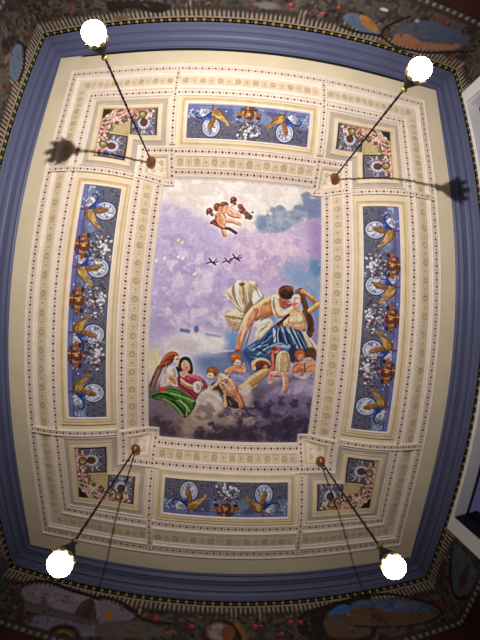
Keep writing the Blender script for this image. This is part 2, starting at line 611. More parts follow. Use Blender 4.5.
# walls and floor
ZFLOOR = -(EYE + U) / U
WIN = dict(y0=-0.767, y1=0.912, jamb=0.056, top=-0.272, head=-0.286, sill=-1.15)
TH = 0.06
for side, (ax, c) in WALLS.items():
    mb = MB()
    s = math.copysign(1, c)
    def wbox(u0, u1, z0, z1):
        if ax == 1:
            p, q = W(u0, c, z0), W(u1, c + s * TH, z1)
        else:
            p, q = W(c, u0, z0), W(c + s * TH, u1, z1)
        mb.box(tuple(min(a, b) for a, b in zip(p, q)), tuple(max(a, b) for a, b in zip(p, q)), 'redwall')
    half = (OA + TH) if ax == 1 else OB
    if side == 'right':
        o0, o1 = WIN['y0'] + WIN['jamb'], WIN['y1'] - WIN['jamb']
        wbox(-half, half, WIN['top'], OZ + 0.02)
        wbox(-half, o0, WIN['head'], WIN['top'])
        wbox(o1, half, WIN['head'], WIN['top'])
        wbox(-half, half, ZFLOOR, WIN['sill'])
        wbox(-half, o0, WIN['sill'], WIN['head'])
        wbox(o1, half, WIN['sill'], WIN['head'])
    else:
        wbox(-half, half, ZFLOOR, OZ + 0.02)
    structure(mb.build('wall_' + side))
mb = MB()
p, q = W(-OA - TH, -OB - TH, ZFLOOR), W(OA + TH, OB + TH, ZFLOOR)
mb.box((q[0], p[1], -0.1), (p[0], q[1], 0.0), 'wood')
structure(mb.build('floor'))

# tall white-framed window in the right wall, running up to the cornice
def wallbox(mb, y0, y1, z0, z1, d0, d1, key):
    p, q = W(OA - d0, y0, z0), W(OA - d1, y1, z1)
    mb.box(tuple(min(a, b) for a, b in zip(p, q)), tuple(max(a, b) for a, b in zip(p, q)), key)
mb = MB()
y0, y1, j = WIN['y0'], WIN['y1'], WIN['jamb']
wallbox(mb, y0, y1, WIN['head'], WIN['top'], -0.056, 0.008, 'white')         # head, its underside seen from below
wallbox(mb, y0, y0 + j, WIN['sill'], WIN['head'], 0.0, 0.008, 'white')
wallbox(mb, y1 - j, y1, WIN['sill'], WIN['head'], 0.0, 0.008, 'white')
wallbox(mb, y0 + j - 0.007, y0 + j + 0.001, WIN['sill'], WIN['head'], 0.008, 0.011, 'white')
wallbox(mb, y1 - j - 0.001, y1 - j + 0.007, WIN['sill'], WIN['head'], 0.008, 0.011, 'white')
wallbox(mb, y0 - 0.02, y1 + 0.02, WIN['sill'] - 0.03, WIN['sill'], -0.056, 0.03, 'white')
wallbox(mb, y0 + j, y0 + j + 0.004, WIN['sill'], WIN['head'], -0.12, -0.001, 'gap_shade_reveal')
wallbox(mb, y1 - j - 0.004, y1 - j, WIN['sill'], WIN['head'], -0.056, -0.001, 'white')
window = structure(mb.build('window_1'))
mb = MB()
n_ = 4
span = (y1 - y0 - 2 * j) / n_
for i in range(n_ + 1):
    yc = y0 + j + span * i
    wallbox(mb, max(y0 + j, yc - 0.004), min(y1 - j, yc + 0.004), WIN['sill'], WIN['head'], -0.068, -0.058, 'iron')
for z in (WIN['head'] - 0.003, (WIN['head'] + WIN['sill']) / 2, WIN['sill'] + 0.012):
    wallbox(mb, y0 + j, y1 - j, z - 0.003, z + 0.003, -0.068, -0.058, 'iron')
mb.build('window_frame', window)
for i in range(n_):
    mb = MB()
    wallbox(mb, y0 + j + span * i + 0.004, y0 + j + span * (i + 1) - 0.004, WIN['sill'] + 0.015, WIN['head'] - 0.006, -0.065, -0.061, 'glass')
    mb.build('glass_pane', window)

# ------------------------------------------------------------------ moulded bands of the ceiling
R2A, R2B, R1A, R1B = 0.5828, 0.7542, 0.6761, 0.8642
def ring_t(t):
    x, y = R2A + (R1A - R2A) * t, R2B + (R1B - R2B) * t
    return rect(-x, x, -y, y)
# inner band, round the central painting
RI = rect(-A, A, -B, B)
mb = MB()
sweep(mb, RI, [(0, 0.001, 'fillet'), (0.001, 0.006, 'fillet'), (0.005, 0.006, 'fillet'), (0.006, 0.003, 'pink'), (0.0235, 0.003, 'fillet'),
               (0.0245, 0.007, 'fillet'), (0.0285, 0.007, 'fillet'), (0.0300, 0.002, 'tile'), (0.0605, 0.002, 'fillet'), (0.062, 0.007, 'fillet'),
               (0.066, 0.007, 'fillet'), (0.067, 0.003, 'pink'), (0.086, 0.003, 'fillet'), (0.087, 0.006, 'fillet'), (0.0905, 0.006, 'fillet'), (0.0915, 0.001, None)])
for off in (0.0148, 0.0765):
    x, y = A + off, B + off
    for s in (-1, 1):
        beads(mb, s * x, -0.432, s * x, 0.432, 0.003)
        beads(mb, -0.250, s * y, 0.250, s * y, 0.003)
for s in (-1, 1):
    tiles(mb, s * (A + 0.0453), -0.432, s * (A + 0.0453), 0.432, 0.0148, 0.002)
    tiles(mb, -0.250, s * (B + 0.0453), 0.250, s * (B + 0.0453), 0.0148, 0.002)
structure(mb.build('trim_3'))
# outer band
mb = MB()
ts = [(-0.135, 0.001, 'fillet'), (-0.128, 0.006, 'fillet'), (-0.09, 0.006, 'fillet'), (-0.08, 0.003, 'pink'), (0.11, 0.003, 'fillet'), (0.12, 0.009, 'fillet'), (0.165, 0.009, 'fillet'), (0.18, 0.004, 'fillet'),
      (0.255, 0.004, 'fillet'), (0.27, 0.001, 'tile'), (0.69, 0.001, 'fillet'), (0.705, 0.004, 'fillet'), (0.79, 0.004, 'fillet'), (0.80, 0.009, 'fillet'), (0.845, 0.009, 'fillet'), (0.86, 0.003, 'pink'), (1.12, 0.003, 'fillet'), (1.13, 0.007, 'fillet'), (1.17, 0.007, 'fillet'), (1.20, 0.001, None)]
sweep_loops(mb, [ring_t(t[0]) for t in ts], [t[1] for t in ts], [t[2] for t in ts[:-1]])
DX, DY = 0.2635, 0.4430       # the cross dividers
TX, TY = R2A + 0.48 * (R1A - R2A), R2B + 0.48 * (R1B - R2B)
for s in (-1, 1):
    for X, Y in ((R2A, R2B), (R1A, R1B)):
        beads(mb, s * X, -Y, s * X, -DY - 0.008, 0.003, 0.0042)
        beads(mb, s * X, -DY + 0.012, s * X, DY - 0.012, 0.003, 0.0042)
        beads(mb, s * X, DY + 0.008, s * X, Y, 0.003, 0.0042)
        beads(mb, -X + 0.015, s * Y, -DX - 0.012, s * Y, 0.003, 0.0042)
        beads(mb, -DX + 0.012, s * Y, DX - 0.012, s * Y, 0.003, 0.0042)
        beads(mb, DX + 0.012, s * Y, X - 0.015, s * Y, 0.003, 0.0042)
    hx, hy = 0.0185, 0.021
    tiles(mb, s * TX, -DY + 0.014, s * TX, DY - 0.014, hx, 0.001)
    for q in (-1, 1):
        tiles(mb, s * TX, q * (DY + 0.014), s * TX, q * (R2B + 0.030), hx, 0.001, 0.027)
        tiles(mb, q * (DX + 0.014), s * TY, q * (R2A + 0.042), s * TY, hy, 0.001, 0.027)
    tiles(mb, -DX + 0.014, s * TY, DX - 0.014, s * TY, hy, 0.001)
structure(mb.build('trim_4'))
# cross dividers, beaded
mb = MB()
def divider(x0, y0, x1, y1):
    h, e = 0.0105, 0.0035
    if x0 == x1:
        r = rect(x0 - h + e, x0 + h - e, min(y0, y1), max(y0, y1))
    else:
        r = rect(min(x0, x1), max(x0, x1), y0 - h + e, y0 + h - e)
    fill(mb, r[0][0], r[1][0], r[0][1], r[2][1], 0.0095, 'pink')
    sweep(mb, r, [(0, 0.0095, 'fillet'), (0.0006, 0.0115, 'fillet'), (e - 0.0006, 0.0115, 'fillet'), (e, 0.0, None)])
    beads(mb, x0, y0, x1, y1, 0.0095)
for s in (-1, 1):
    for q in (-1, 1):
        divider(s * DX, q * 0.575, s * DX, q * (R1B - 0.004))
        divider(s * 0.392, q * DY, s * (R1A - 0.004), q * DY)
structure(mb.build('trim_5'))

# ------------------------------------------------------------------ the big painting
MAIN = [
['P',(188,176,208),1,0.0,0,0,[(-3981,5141),(3333,5706),(3922,-5139),(-3304,-5448)]],
['P',(222,213,210),1,211.3,0,1,[(-3590,5218),(3318,5248),(3287,3876),(2126,3318),(1042,2819),(343,2609),(-276,2418),(-906,2900),(-1843,3396),(-2509,3459),(-3108,3141)]],
['P',(228,222,220),0.8,247.6,0,1,[(-2971,5031),(2505,4935),(2308,4226),(302,3402),(-1870,3670)]],
['N',(208,196,190),0.7,247.6,412.7,0.5,3,[(-2971,5031),(2904,4999),(2890,3898),(-2982,3653)]],
['N',(180,166,204),0.85,232.9,465.8,0.42,3,[(-3327,3375),(-2040,3547),(-900,2825),(24,2074),(186,-686),(-3120,-888)]],
['N',(164,150,194),0.75,228.3,304.4,0.55,3,[(-3264,2870),(-1795,2899),(65,1367),(-4,-356),(-3129,-714)]],
['N',(218,206,224),0.7,217.8,326.7,0.55,3,[(-2605,1949),(-106,1356),(6,-526),(-2955,-529)]],
['P',(150,150,205),0.6,114.4,0,1,[(-3339,2870),(-3037,2872),(-2864,-871),(-3120,-888)]],
['P',(200,178,205),0.8,214.1,0,1,[(-172,2425),(2132,2932),(2838,1594),(1478,943),(76,1193)]],
['N',(178,152,196),0.8,216.3,396.6,0.5,3,[(-190,2719),(2889,3297),(2989,1609),(106,675)]],
['N',(216,196,214),0.7,214.0,321.0,0.55,3,[(-276,2418),(2132,2932),(2824,2144),(418,1216)]],
['P',(150,122,178),0.7,156.2,0,1,[(2425,3632),(3008,3834),(3025,1685),(2608,1717)]],
['P',(136,148,174),0.95,44.5,0,1,[(522,3308),(780,3396),(1078,3482),(1071,3686),(1372,3861),(1605,3762),(1727,3496),(1800,3727),(2031,3983),(2268,4066),(2187,4330),(2324,4595),(2510,4508),(2534,4293),(2961,4401),(2995,3660),(2630,3585),(2155,3441),(1850,3121),(1401,2835),(657,2804)]],
['P',(112,122,158),0.8,79.0,0,1,[(2229,4035),(2243,4425),(2510,4508),(2534,4249),(2961,4357),(2995,3719),(2630,3626),(2405,3847)]],
['N',(108,122,156),0.7,222.4,222.4,0.5,3,[(522,3308),(1071,3686),(1726,3512),(2070,4014),(2961,4357),(2954,3713),(1849,3161),(1399,2913),(655,2843)]],
['N',(176,180,192),0.6,222.3,259.3,0.5,3,[(712,3244),(1378,3637),(1844,3444),(1848,3201),(1100,2884)]],
['B',(116,126,156),0.6,0.5,0,1109,3690,122.0,105.3,0.0],
['B',(116,126,156),0.6,0.5,0,1374,3786,138.7,119.4,0.0],
['B',(116,126,156),0.6,0.5,0,1762,3640,109.1,92.3,0.0],
['B',(116,126,156),0.6,0.5,0,1993,3894,110.9,94.1,0.0],
['B',(116,126,156),0.6,0.5,0,2243,4425,97.4,83.8,0.0],
['B',(116,126,156),0.6,0.5,0,2429,4496,98.5,84.4,0.0],
['B',(116,126,156),0.6,0.5,0,929,3443,75.4,64.7,0.0],
['P',(122,152,190),0.85,177.8,0,1,[(1521,1547),(2982,1902),(3068,-177),(2717,-549),(2398,485),(1832,970)]],
['P',(96,142,188),0.8,107.4,0,1,[(2318,620),(2804,515),(2914,-115),(2530,73)]],
['P',(86,126,170),0.8,73.8,0,1,[(2529,1855),(3020,1906),(3034,1394),(2694,1363)]],
['N',(176,160,196),0.55,215.0,286.7,0.55,3,[(1619,1770),(2982,1902),(3091,-530),(2217,472)]],
['P',(144,124,172),0.8,107.8,0,1,[(2558,-382),(3064,-106),(3116,-1784),(2769,-1255)]],
['P',(104,152,202),1,102.3,0,1,[(-346,-922),(254,-683),(422,-1187),(231,-1439),(-255,-1328)]],
['P',(110,160,205),1,68.6,0,1,[(769,-106),(1356,-70),(1351,-553),(939,-644)]],
['P',(96,126,172),0.9,172.6,0,1,[(-1137,-1520),(974,-1193),(1199,-2452),(244,-2854),(-896,-2274)]],
['P',(112,122,166),0.8,103.8,0,1,[(-955,-1716),(402,-1430),(548,-2122),(-582,-2325)]],
['P',(224,216,222),0.9,141.6,0,1,[(-2556,-1269),(-1862,-911),(-968,-788),(-412,-960),(-194,-1187),(-384,-1474),(-1134,-1589),(-1826,-1705),(-2362,-1604)]],
['N',(240,230,228),0.8,211.7,282.3,0.5,3,[(-2369,-1430),(-1513,-924),(-552,-900),(-260,-1225),(-965,-1509),(-1832,-1566)]],
['S',(230,226,232),0.6,55.0,34.4,0,[(-691,-1492),(-386,-1422),(22,-1381)]],
['S',(76,108,160),0.8,121.0,69.2,0,[(-1797,-804),(-1552,-824)]],
['B',(70,104,150),0.8,0.6,0,-1280,-738,86.0,119.5,0.0],
['S',(120,150,190),0.7,85.4,68.4,0,[(-929,-888),(-482,-930)]],
['B',(220,212,160),0.85,0.8,0,-2710,-2055,292.5,569.2,0.0],
['B',(176,168,176),0.4,0.8,0,-1668,-1312,557.9,241.5,0.0],
['P',(98,86,104),1,150.9,0,1,[(-3255,-3126),(-2513,-2758),(-1260,-2801),(301,-2634),(1346,-2519),(3063,-2040),(3714,-5128),(-3304,-5448)]],
['N',(62,50,74),0.85,223.1,446.2,0.42,3,[(-868,-3969),(3150,-2894),(3414,-5028),(-1389,-5139)]],
['N',(74,60,72),0.85,226.9,378.2,0.45,3,[(-2953,-3471),(-1052,-3791),(422,-4690),(-2514,-4924)]],
['N',(150,132,140),0.8,225.7,338.6,0.45,3,[(-2953,-3320),(-1776,-3470),(-1585,-4105),(-2507,-4315)]],
['P',(206,186,178),0.95,74.8,0,1,[(-1334,-4006),(-1277,-3392),(-1148,-2975),(-875,-2774),(-559,-2826),(-338,-3068),(-214,-3470),(-483,-3789),(-899,-4127)]],
['N',(226,212,208),0.8,217.9,217.9,0.5,3,[(-1208,-3312),(-874,-2810),(-521,-2896),(-291,-3325),(-704,-3576)]],
['N',(186,160,150),0.8,223.0,334.4,0.45,3,[(-1554,-3793),(-1063,-3413),(-166,-3732),(884,-3495),(1175,-4027),(-494,-4415),(-1400,-4325)]],
['P',(196,180,178),0.9,89.3,0,1,[(179,-2930),(510,-2624),(733,-2832),(692,-3277),(349,-3441)]],
['N',(206,192,190),0.75,217.3,253.5,0.5,3,[(-79,-3350),(506,-3136),(1134,-3488),(732,-3884),(16,-3838)]],
['P',(164,146,190),0.9,126.2,0,1,[(1226,-2814),(1852,-2577),(2410,-2272),(2925,-2189),(3000,-2932),(2345,-3163),(1475,-3252)]],
['N',(196,182,212),0.7,216.7,252.8,0.5,3,[(1297,-2812),(2416,-2345),(2939,-2335),(2848,-2933),(1571,-3100)]],
['N',(122,104,140),0.7,216.8,361.3,0.5,3,[(682,-3128),(2940,-3084),(2919,-4262),(939,-4270)]],
['N',(136,116,124),0.6,225.4,300.5,0.52,3,[(-1042,-4177),(732,-3884),(1503,-4459),(-480,-4819)]],
['B',(90,120,180),0.7,0.8,0,2791,-3820,115.4,199.1,0.0],
['N',(176,150,130),0.8,228.2,228.2,0.4,3,[(-1839,-4246),(-1341,-3699),(-1180,-4465),(-1689,-4753)]],
['S',(112,52,48),1,118.8,18.3,0,[(-1038,3002),(-872,3034),(-659,2834),(-416,2816),(-151,2666)]],
['P',(120,50,48),1,0.0,0,1,[(-1057,3024),(-903,3151),(-637,2835),(-859,2869)]],
['P',(216,152,122),1,0.0,0.5,1,[(-918,3343),(-793,3461),(-608,3360),(-542,3053),(-658,2820),(-770,2851),(-916,3032)]],
['S',(222,170,142),1,119.0,18.3,0.4,[(-591,3121),(-326,3124),(-40,3011)]],
['S',(216,158,128),1,154.5,18.2,0.4,[(-621,2930),(-583,2698),(-547,2562)]],
['P',(226,178,150),1,0.0,0.5,1,[(-599,3556),(-379,3604),(-144,3416),(-57,3296),(-267,3252),(-473,3335)]],
['B',(140,84,52),1,0.25,0,-882,3623,125.1,166.9,0.0],
['B',(216,160,130),1,0.25,0,-740,3532,98.0,126.8,0.0],
['B',(146,84,50),1,0.25,0,-647,3725,152.0,128.4,0.0],
['B',(222,170,142),1,0.25,0,-568,3621,98.1,98.0,0.0],
['S',(222,170,142),1,64.7,18.5,0,[(-938,3317),(-1051,3336),(-1132,3395)]],
['S',(222,176,150),1,65.4,18.7,0,[(-423,3591),(-335,3745),(-316,3871)]],
['B',(132,52,52),1,0.6,0,-1151,3462,104.5,107.5,0.0],
['B',(186,96,90),1,0.8,0,-1180,3490,46.5,50.7,0.0],
['B',(88,72,56),1,0.8,0,-1093,3416,46.4,37.8,0.0],
['B',(132,52,52),1,0.6,0,-322,3956,105.2,110.7,0.0],
['B',(186,96,90),1,0.8,0,-350,3984,46.8,52.2,0.0],
['B',(88,72,56),1,0.8,0,-265,3910,46.7,39.0,0.0],
['B',(132,52,52),1,0.6,0,-63,3706,88.6,92.1,0.0],
['B',(186,96,90),1,0.8,0,-92,3733,39.4,43.4,0.0],
['B',(88,72,56),1,0.8,0,-7,3661,39.4,32.4,0.0],
['B',(132,52,52),1,0.6,0,4,3548,96.4,99.5,0.0],
['B',(186,96,90),1,0.8,0,-25,3576,42.8,46.9,0.0],
['B',(88,72,56),1,0.8,0,60,3504,42.8,35.0,0.0],
['B',(132,52,52),1,0.6,0,176,3430,72.2,74.0,0.0],
['B',(186,96,90),1,0.8,0,147,3457,32.1,34.9,0.0],
['B',(88,72,56),1,0.8,0,231,3386,32.1,26.1,0.0],
['B',(132,52,52),1,0.6,0,253,3311,88.1,89.8,0.0],
['B',(186,96,90),1,0.8,0,225,3337,39.2,42.3,0.0],
['B',(88,72,56),1,0.8,0,309,3267,39.2,31.6,0.0],
['B',(70,82,58),1,0.5,0,44,3625,44.7,39.2,0.0],
['B',(70,82,58),1,0.5,0,206,3370,44.5,38.6,0.0],
['B',(70,82,58),1,0.5,0,-1039,3351,44.5,38.6,0.0],
['B',(70,82,58),1,0.5,0,-258,3800,44.8,39.7,0.0],
['B',(70,82,58),1,0.5,0,95,3507,44.6,38.9,0.0],
['B',(70,82,58),1,0.5,0,386,3506,44.8,38.9,0.0],
['S',(34,44,78),1,52.3,10.5,0,[(-1081,1510),(-947,1566),(-841,1537),(-707,1601)]],
['S',(30,38,70),1,56.0,10.5,0,[(-1011,1690),(-876,1542),(-767,1470)]],
['S',(30,38,70),1,38.3,10.5,0,[(-876,1542),(-748,1691)]],
['S',(34,44,78),1,41.8,10.4,0,[(-526,1576),(-419,1632),(-328,1602),(-228,1665)]],
['S',(30,38,70),1,44.7,10.5,0,[(-470,1728),(-363,1607),(-276,1553)]],
['S',(30,38,70),1,30.6,10.4,0,[(-363,1607),(-260,1730)]],
['S',(34,44,78),1,52.4,10.5,0,[(-282,1697),(-148,1755),(-42,1727),(92,1793)]],
['S',(30,38,70),1,56.1,10.5,0,[(-211,1879),(-77,1731),(31,1661)]],
['S',(30,38,70),1,38.4,10.5,0,[(-77,1731),(52,1883)]],
['B',(226,206,150),1,0.25,0,-2170,2309,61.0,44.1,0.5],
['B',(226,206,150),1,0.25,0,-2138,2354,25.1,51.6,0.6],
['B',(220,200,150),1,0.25,0,-2018,2222,60.6,43.9,0.5],
['B',(220,200,150),1,0.25,0,-1987,2267,24.9,51.3,0.6],
['B',(236,232,236),1,0.25,0,-2597,1643,61.5,43.1,0.5],
['B',(236,232,236),1,0.25,0,-2565,1687,25.3,50.4,0.6],
['B',(240,236,240),1,0.25,0,-2096,1696,60.4,42.9,0.5],
['B',(240,236,240),1,0.25,0,-2064,1740,24.8,50.1,0.6],
['B',(236,232,236),1,0.25,0,-1932,1648,60.0,42.8,0.5],
['B',(236,232,236),1,0.25,0,-1900,1692,24.7,50.0,0.6],
['B',(236,230,236),1,0.25,0,-1469,1119,59.0,41.8,0.5],
['B',(236,230,236),1,0.25,0,-1437,1162,24.3,48.8,0.6],
['B',(226,220,230),1,0.25,0,-2895,1544,62.3,43.1,0.5],
['B',(226,220,230),1,0.25,0,-2862,1588,25.6,50.4,0.6],
['P',(190,168,138),1,0.0,0.3,1,[(44,995),(324,983),(603,989),(746,760),(910,513),(854,358),(607,171),(365,-100),(293,-318),(228,-675),(-112,-682),(-253,-456),(-374,-216),(-268,-65),(-3,-7),(-145,232),(-376,526),(-117,834)]],
['S',(146,120,92),0.8,59.9,17.1,0,[(-137,746),(-106,362),(175,-133)]],
['S',(150,126,98),0.7,60.1,17.2,0,[(181,861),(253,513),(221,169)]],
['S',(136,108,80),0.85,42.5,17.0,0,[(-265,-253),(121,-298),(310,-253),(410,9)]],
['P',(158,130,108),0.8,34.2,0,1,[(351,519),(493,657),(517,230),(340,-38),(302,259)]],
['S',(236,226,206),0.9,77.3,17.2,0,[(48,939),(30,371),(235,-65)]],
['S',(236,228,208),0.8,59.7,17.1,0,[(-360,475),(-79,193),(145,-135)]],
['P',(238,234,234),0.9,20.6,0,1,[(519,573),(749,696),(847,487),(726,328),(571,190)]],
['S',(226,212,190),0.8,59.5,17.0,0,[(-229,-136),(-15,-165),(239,-129)]],
['S',(178,152,118),0.7,43.1,17.2,0,[(326,949),(505,831),(547,618)]],
['S',(150,122,92),0.7,43.2,17.3,0,[(652,884),(787,634),(869,488)]],
['P',(120,92,66),0.7,0.0,0,1,[(93,890),(286,894),(121,784)]],
['P',(186,164,136),0.7,34.0,0,1,[(-88,-361),(129,-434),(141,-646),(-92,-660)]],
['P',(46,72,118),1,0.0,0.3,1,[(1344,-450),(1583,-333),(1905,-383),(2201,-506),(2442,-844),(2694,-1258),(2453,-1480),(2079,-1352),(1849,-1152),(1458,-1135),(1191,-1321),(1005,-1679),(657,-1660),(333,-1434),(426,-1256),(818,-925),(1077,-637)]],
['P',(58,92,140),0.9,34.4,0,1,[(333,-1434),(974,-1193),(2035,-1249),(2101,-1634),(1174,-2095),(790,-2111),(526,-1771)]],
['S',(156,184,214),0.85,83.2,17.3,0,[(1318,-589),(1379,-1000)]],
['S',(156,184,214),0.85,55.7,17.4,0,[(1556,-472),(1719,-810),(1920,-1149)]],
['S',(156,184,214),0.85,63.1,17.5,0,[(1772,-530),(2008,-865),(2213,-1206)]],
['S',(156,184,214),0.85,56.4,17.6,0,[(1987,-553),(2229,-925),(2400,-1269)]],
['S',(156,184,214),0.85,44.8,17.2,0,[(638,-1349),(902,-1162)]],
['S',(156,184,214),0.85,45.0,17.3,0,[(819,-1478),(1181,-1183)]],
['S',(156,184,214),0.85,41.5,17.3,0,[(967,-1090),(1159,-839)]],
['S',(156,184,214),0.85,52.2,17.4,0,[(1251,-1180),(1594,-1059),(1961,-1217)]],
['S',(156,184,214),0.85,41.5,17.3,0,[(582,-1559),(1003,-1644)]],
['S',(232,236,240),0.9,69.4,17.3,0,[(1357,-656),(1377,-966)]],
['S',(18,30,60),0.8,83.4,17.4,0,[(1460,-616),(1622,-953)]],
['S',(18,30,60),0.8,70.0,17.5,0,[(1677,-708),(1877,-1046)]],
['S',(18,30,60),0.8,56.3,17.6,0,[(1892,-731),(2133,-1104)]],
['S',(18,30,60),0.8,83.0,17.3,0,[(1155,-770),(974,-1193)]],
['S',(18,30,60),0.8,56.7,17.7,0,[(2142,-719),(2350,-1095)]],
['S',(18,30,60),0.8,69.0,17.2,0,[(734,-1240),(1056,-1397)]],
['P',(226,214,184),1,17.1,0.3,1,[(672,-796),(922,-371),(1121,-222),(1307,-417),(1081,-705),(822,-994)]],
['S',(150,128,96),0.8,41.2,17.2,0,[(775,-790),(1067,-465)]],
['S',(244,240,226),1,68.5,17.1,0,[(724,-519),(987,-298)]],
['P',(238,236,232),1,17.1,0,1,[(656,-523),(781,-310),(985,-264),(931,-507)]],
['P',(214,194,168),1,21.4,0.3,1,[(2350,-568),(2584,-767),(2944,-1106),(3014,-1497),(2780,-1397),(2530,-1052)]],
['S',(240,230,212),1,53.7,17.9,0,[(2430,-669),(2747,-972)]],
['P',(200,144,100),1,0.0,0.5,1,[(586,88),(879,381),(1147,554),(1459,611),(1575,428),(1519,147),(1324,-107),(977,-128),(714,-349),(501,-224)]],
['P',(196,116,64),0.8,34.3,0,1,[(797,-1),(1111,-51),(1387,1),(1258,-179),(912,-200)]],
['S',(150,96,62),0.7,51.6,51.6,0,[(888,210),(1161,296),(1293,443)]],
['S',(238,198,150),0.7,103.0,68.7,0,[(783,238),(1152,468)]],
['P',(208,150,118),1,0.0,0.5,1,[(582,157),(759,65),(674,-248),(459,-671),(343,-1020),(227,-1370),(90,-1378),(100,-965),(208,-480),(357,-96)]],
['P',(206,118,78),0.7,27.3,0,1,[(254,-683),(223,-1301),(124,-1376),(100,-965)]],
['S',(180,90,60),1,103.0,17.2,0,[(90,-1378),(263,-1403)]],
['P',(238,208,178),1,0.0,0.5,1,[(1183,539),(1428,539),(1496,249),(1648,52),(1836,185),(1984,90),(1749,-150),(1434,-203),(1248,-8)]],
['B',(58,32,24),1,0.25,0,1686,679,269.9,250.5,0.0],
['B',(128,66,38),0.8,0.8,0,1803,835,142.9,90.9,0.0],
['S',(130,64,48),0.6,42.0,17.5,0,[(1449,801),(1501,492)]],
['P',(176,98,74),1,0.0,0.3,1,[(1504,423),(1788,408),(1903,276),(1662,122),(1481,214)]],
['S',(226,166,146),1,70.1,17.5,0,[(1721,334),(1899,346)]],
['S',(112,72,48),1,214.4,17.9,0.2,[(2201,788),(2369,343),(2543,-137),(2680,-551)]],
['S',(96,62,44),1,250.4,17.9,0,[(2421,66),(2625,-273),(2616,-695)]],
['S',(112,72,50),1,175.9,17.6,0,[(1916,34),(1684,-258),(1449,-444)]],
['P',(214,174,134),1,0.0,0.3,1,[(1904,242),(2159,189),(2394,-111),(2462,-598),(2095,-547),(1662,-466),(1680,-189)]],
['B',(236,206,172),1,0.5,0,2142,-144,165.9,160.0,0.0],
['B',(234,202,164),1,0.5,0,1808,-250,142.1,138.4,0.0],
['S',(180,132,98),0.7,35.2,35.2,0,[(1941,-381),(2120,-371),(2260,-294)]],
['P',(230,186,166),1,0.0,0.3,1,[(1922,591),(2099,657),(2251,510),(2191,261),(2053,147),(1901,311)]],
['B',(206,92,84),0.8,0.7,0,1991,300,71.8,69.5,0.0],
['S',(110,70,60),1,28.3,17.7,0,[(1998,509),(2105,535)]],
['S',(150,84,54),1,142.3,17.8,0,[(2058,759),(2311,778)]],
['S',(206,132,84),1,164.8,17.9,0.4,[(2275,776),(2538,637),(2850,359)]],
['S',(212,144,94),1,182.2,18.2,0.4,[(2868,360),(2565,110)]],
['S',(226,180,150),0.7,53.9,18.0,0,[(2348,764),(2652,575)]],
['S',(210,112,98),1,192.0,17.5,0.4,[(1267,-1422),(1359,-1734),(1382,-2051)]],
['P',(200,172,132),1,0.0,0.5,1,[(1471,-1518),(1583,-1408),(1883,-1378),(1977,-1674),(1982,-1959),(1811,-2072),(1519,-1993)]],
['B',(206,118,98),1,0.25,0.3,1471,-1326,158.3,139.5,0.0],
['B',(150,70,48),1,0.6,0,1397,-1260,126.2,83.5,0.0],
['S',(214,110,96),1,141.4,17.7,0.3,[(1244,-2092),(1531,-2153)]],
['S',(228,170,152),1,213.1,17.8,0.5,[(1390,-2158),(1814,-2107),(1894,-2430),(1882,-2723)]],
['S',(228,166,148),1,177.8,17.8,0.4,[(1360,-2230),(1341,-2447)]],
['S',(198,92,84),0.6,71.7,17.9,0,[(1781,-2144),(1915,-2466)]],
['B',(164,86,46),1,0.25,0,2300,-1397,182.1,162.9,0.0],
['B',(210,126,90),1,0.25,0.3,2348,-1537,131.5,135.2,0.0],
['S',(90,50,40),1,28.8,18.0,0,[(2291,-1521),(2401,-1517)]],
['B',(88,56,38),1,0.25,0,2666,-1366,185.5,163.9,0.0],
['B',(218,154,124),1,0.25,0.3,2652,-1652,133.7,136.4,0.0],
['S',(90,50,40),1,29.1,18.2,0,[(2595,-1636),(2706,-1632)]],
['B',(186,108,78),1,0.25,0.4,2269,-1914,182.5,179.6,0.0],
['B',(196,130,96),1,0.25,0.4,2602,-1941,185.6,166.5,0.0],
['B',(176,96,72),1,0.25,0.3,2864,-1935,135.6,145.6,0.0],
['B',(210,120,92),1,0.25,0,2427,-2054,110.5,94.2,0.0],
['S',(206,140,104),1,108.4,18.1,0,[(2132,-2026),(2336,-1841)]],
['B',(230,214,196),0.8,0.7,0,2517,-2233,148.3,65.7,0.0],
['S',(110,60,44),0.8,36.3,18.1,0,[(2440,-1766),(2501,-2052)]],
['B',(96,46,40),1,0.4,0,948,-1857,191.3,175.8,0.0],
['S',(220,160,124),1,139.8,17.5,0.3,[(729,-1972),(714,-1745),(935,-1664),(1147,-1707)]],
['B',(180,86,66),1,0.25,0,1054,-1887,104.7,119.8,0.0],
['B',(236,216,200),1,0.25,0,742,-1901,48.5,70.3,0.0],
['P',(208,172,122),1,0.0,0.5,1,[(320,-2597),(626,-2260),(962,-2068),(1201,-1987),(1054,-2385),(728,-2759),(514,-2696)]],
['S',(160,112,72),0.7,53.1,53.1,0,[(507,-2588),(904,-2248)]],
['S',(234,204,160),0.7,70.7,17.7,0,[(503,-2516),(830,-2180)]],
['P',(146,146,192),1,34.9,0,1,[(-70,-2189),(270,-2100),(621,-2189),(844,-2393),(510,-2624),(162,-2640)]],
['S',(218,136,100),1,174.1,17.4,0.4,[(-177,-2124),(56,-1988),(373,-2095)]],
['B',(232,172,142),1,0.25,0.3,167,-1825,137.4,139.6,0.0],
['B',(186,94,42),1,0.25,0,98,-1626,191.9,159.6,0.0],
['B',(216,140,80),0.7,0.8,0,33,-1571,68.5,48.5,0.0],
['S',(222,150,114),1,121.6,17.4,0,[(363,-1920),(408,-2093)]],
['S',(120,60,40),1,27.7,17.3,0,[(115,-1810),(235,-1804)]],
['S',(74,62,52),1,247.4,17.7,0.3,[(-567,-2646),(-277,-2882),(18,-3196),(237,-3334)]],
['P',(96,84,66),1,0.0,0,1,[(-605,-2576),(-402,-2456),(-246,-2807),(-413,-2963)]],
['S',(120,108,84),1,70.7,17.7,0,[(-530,-2679),(-237,-2989)]],
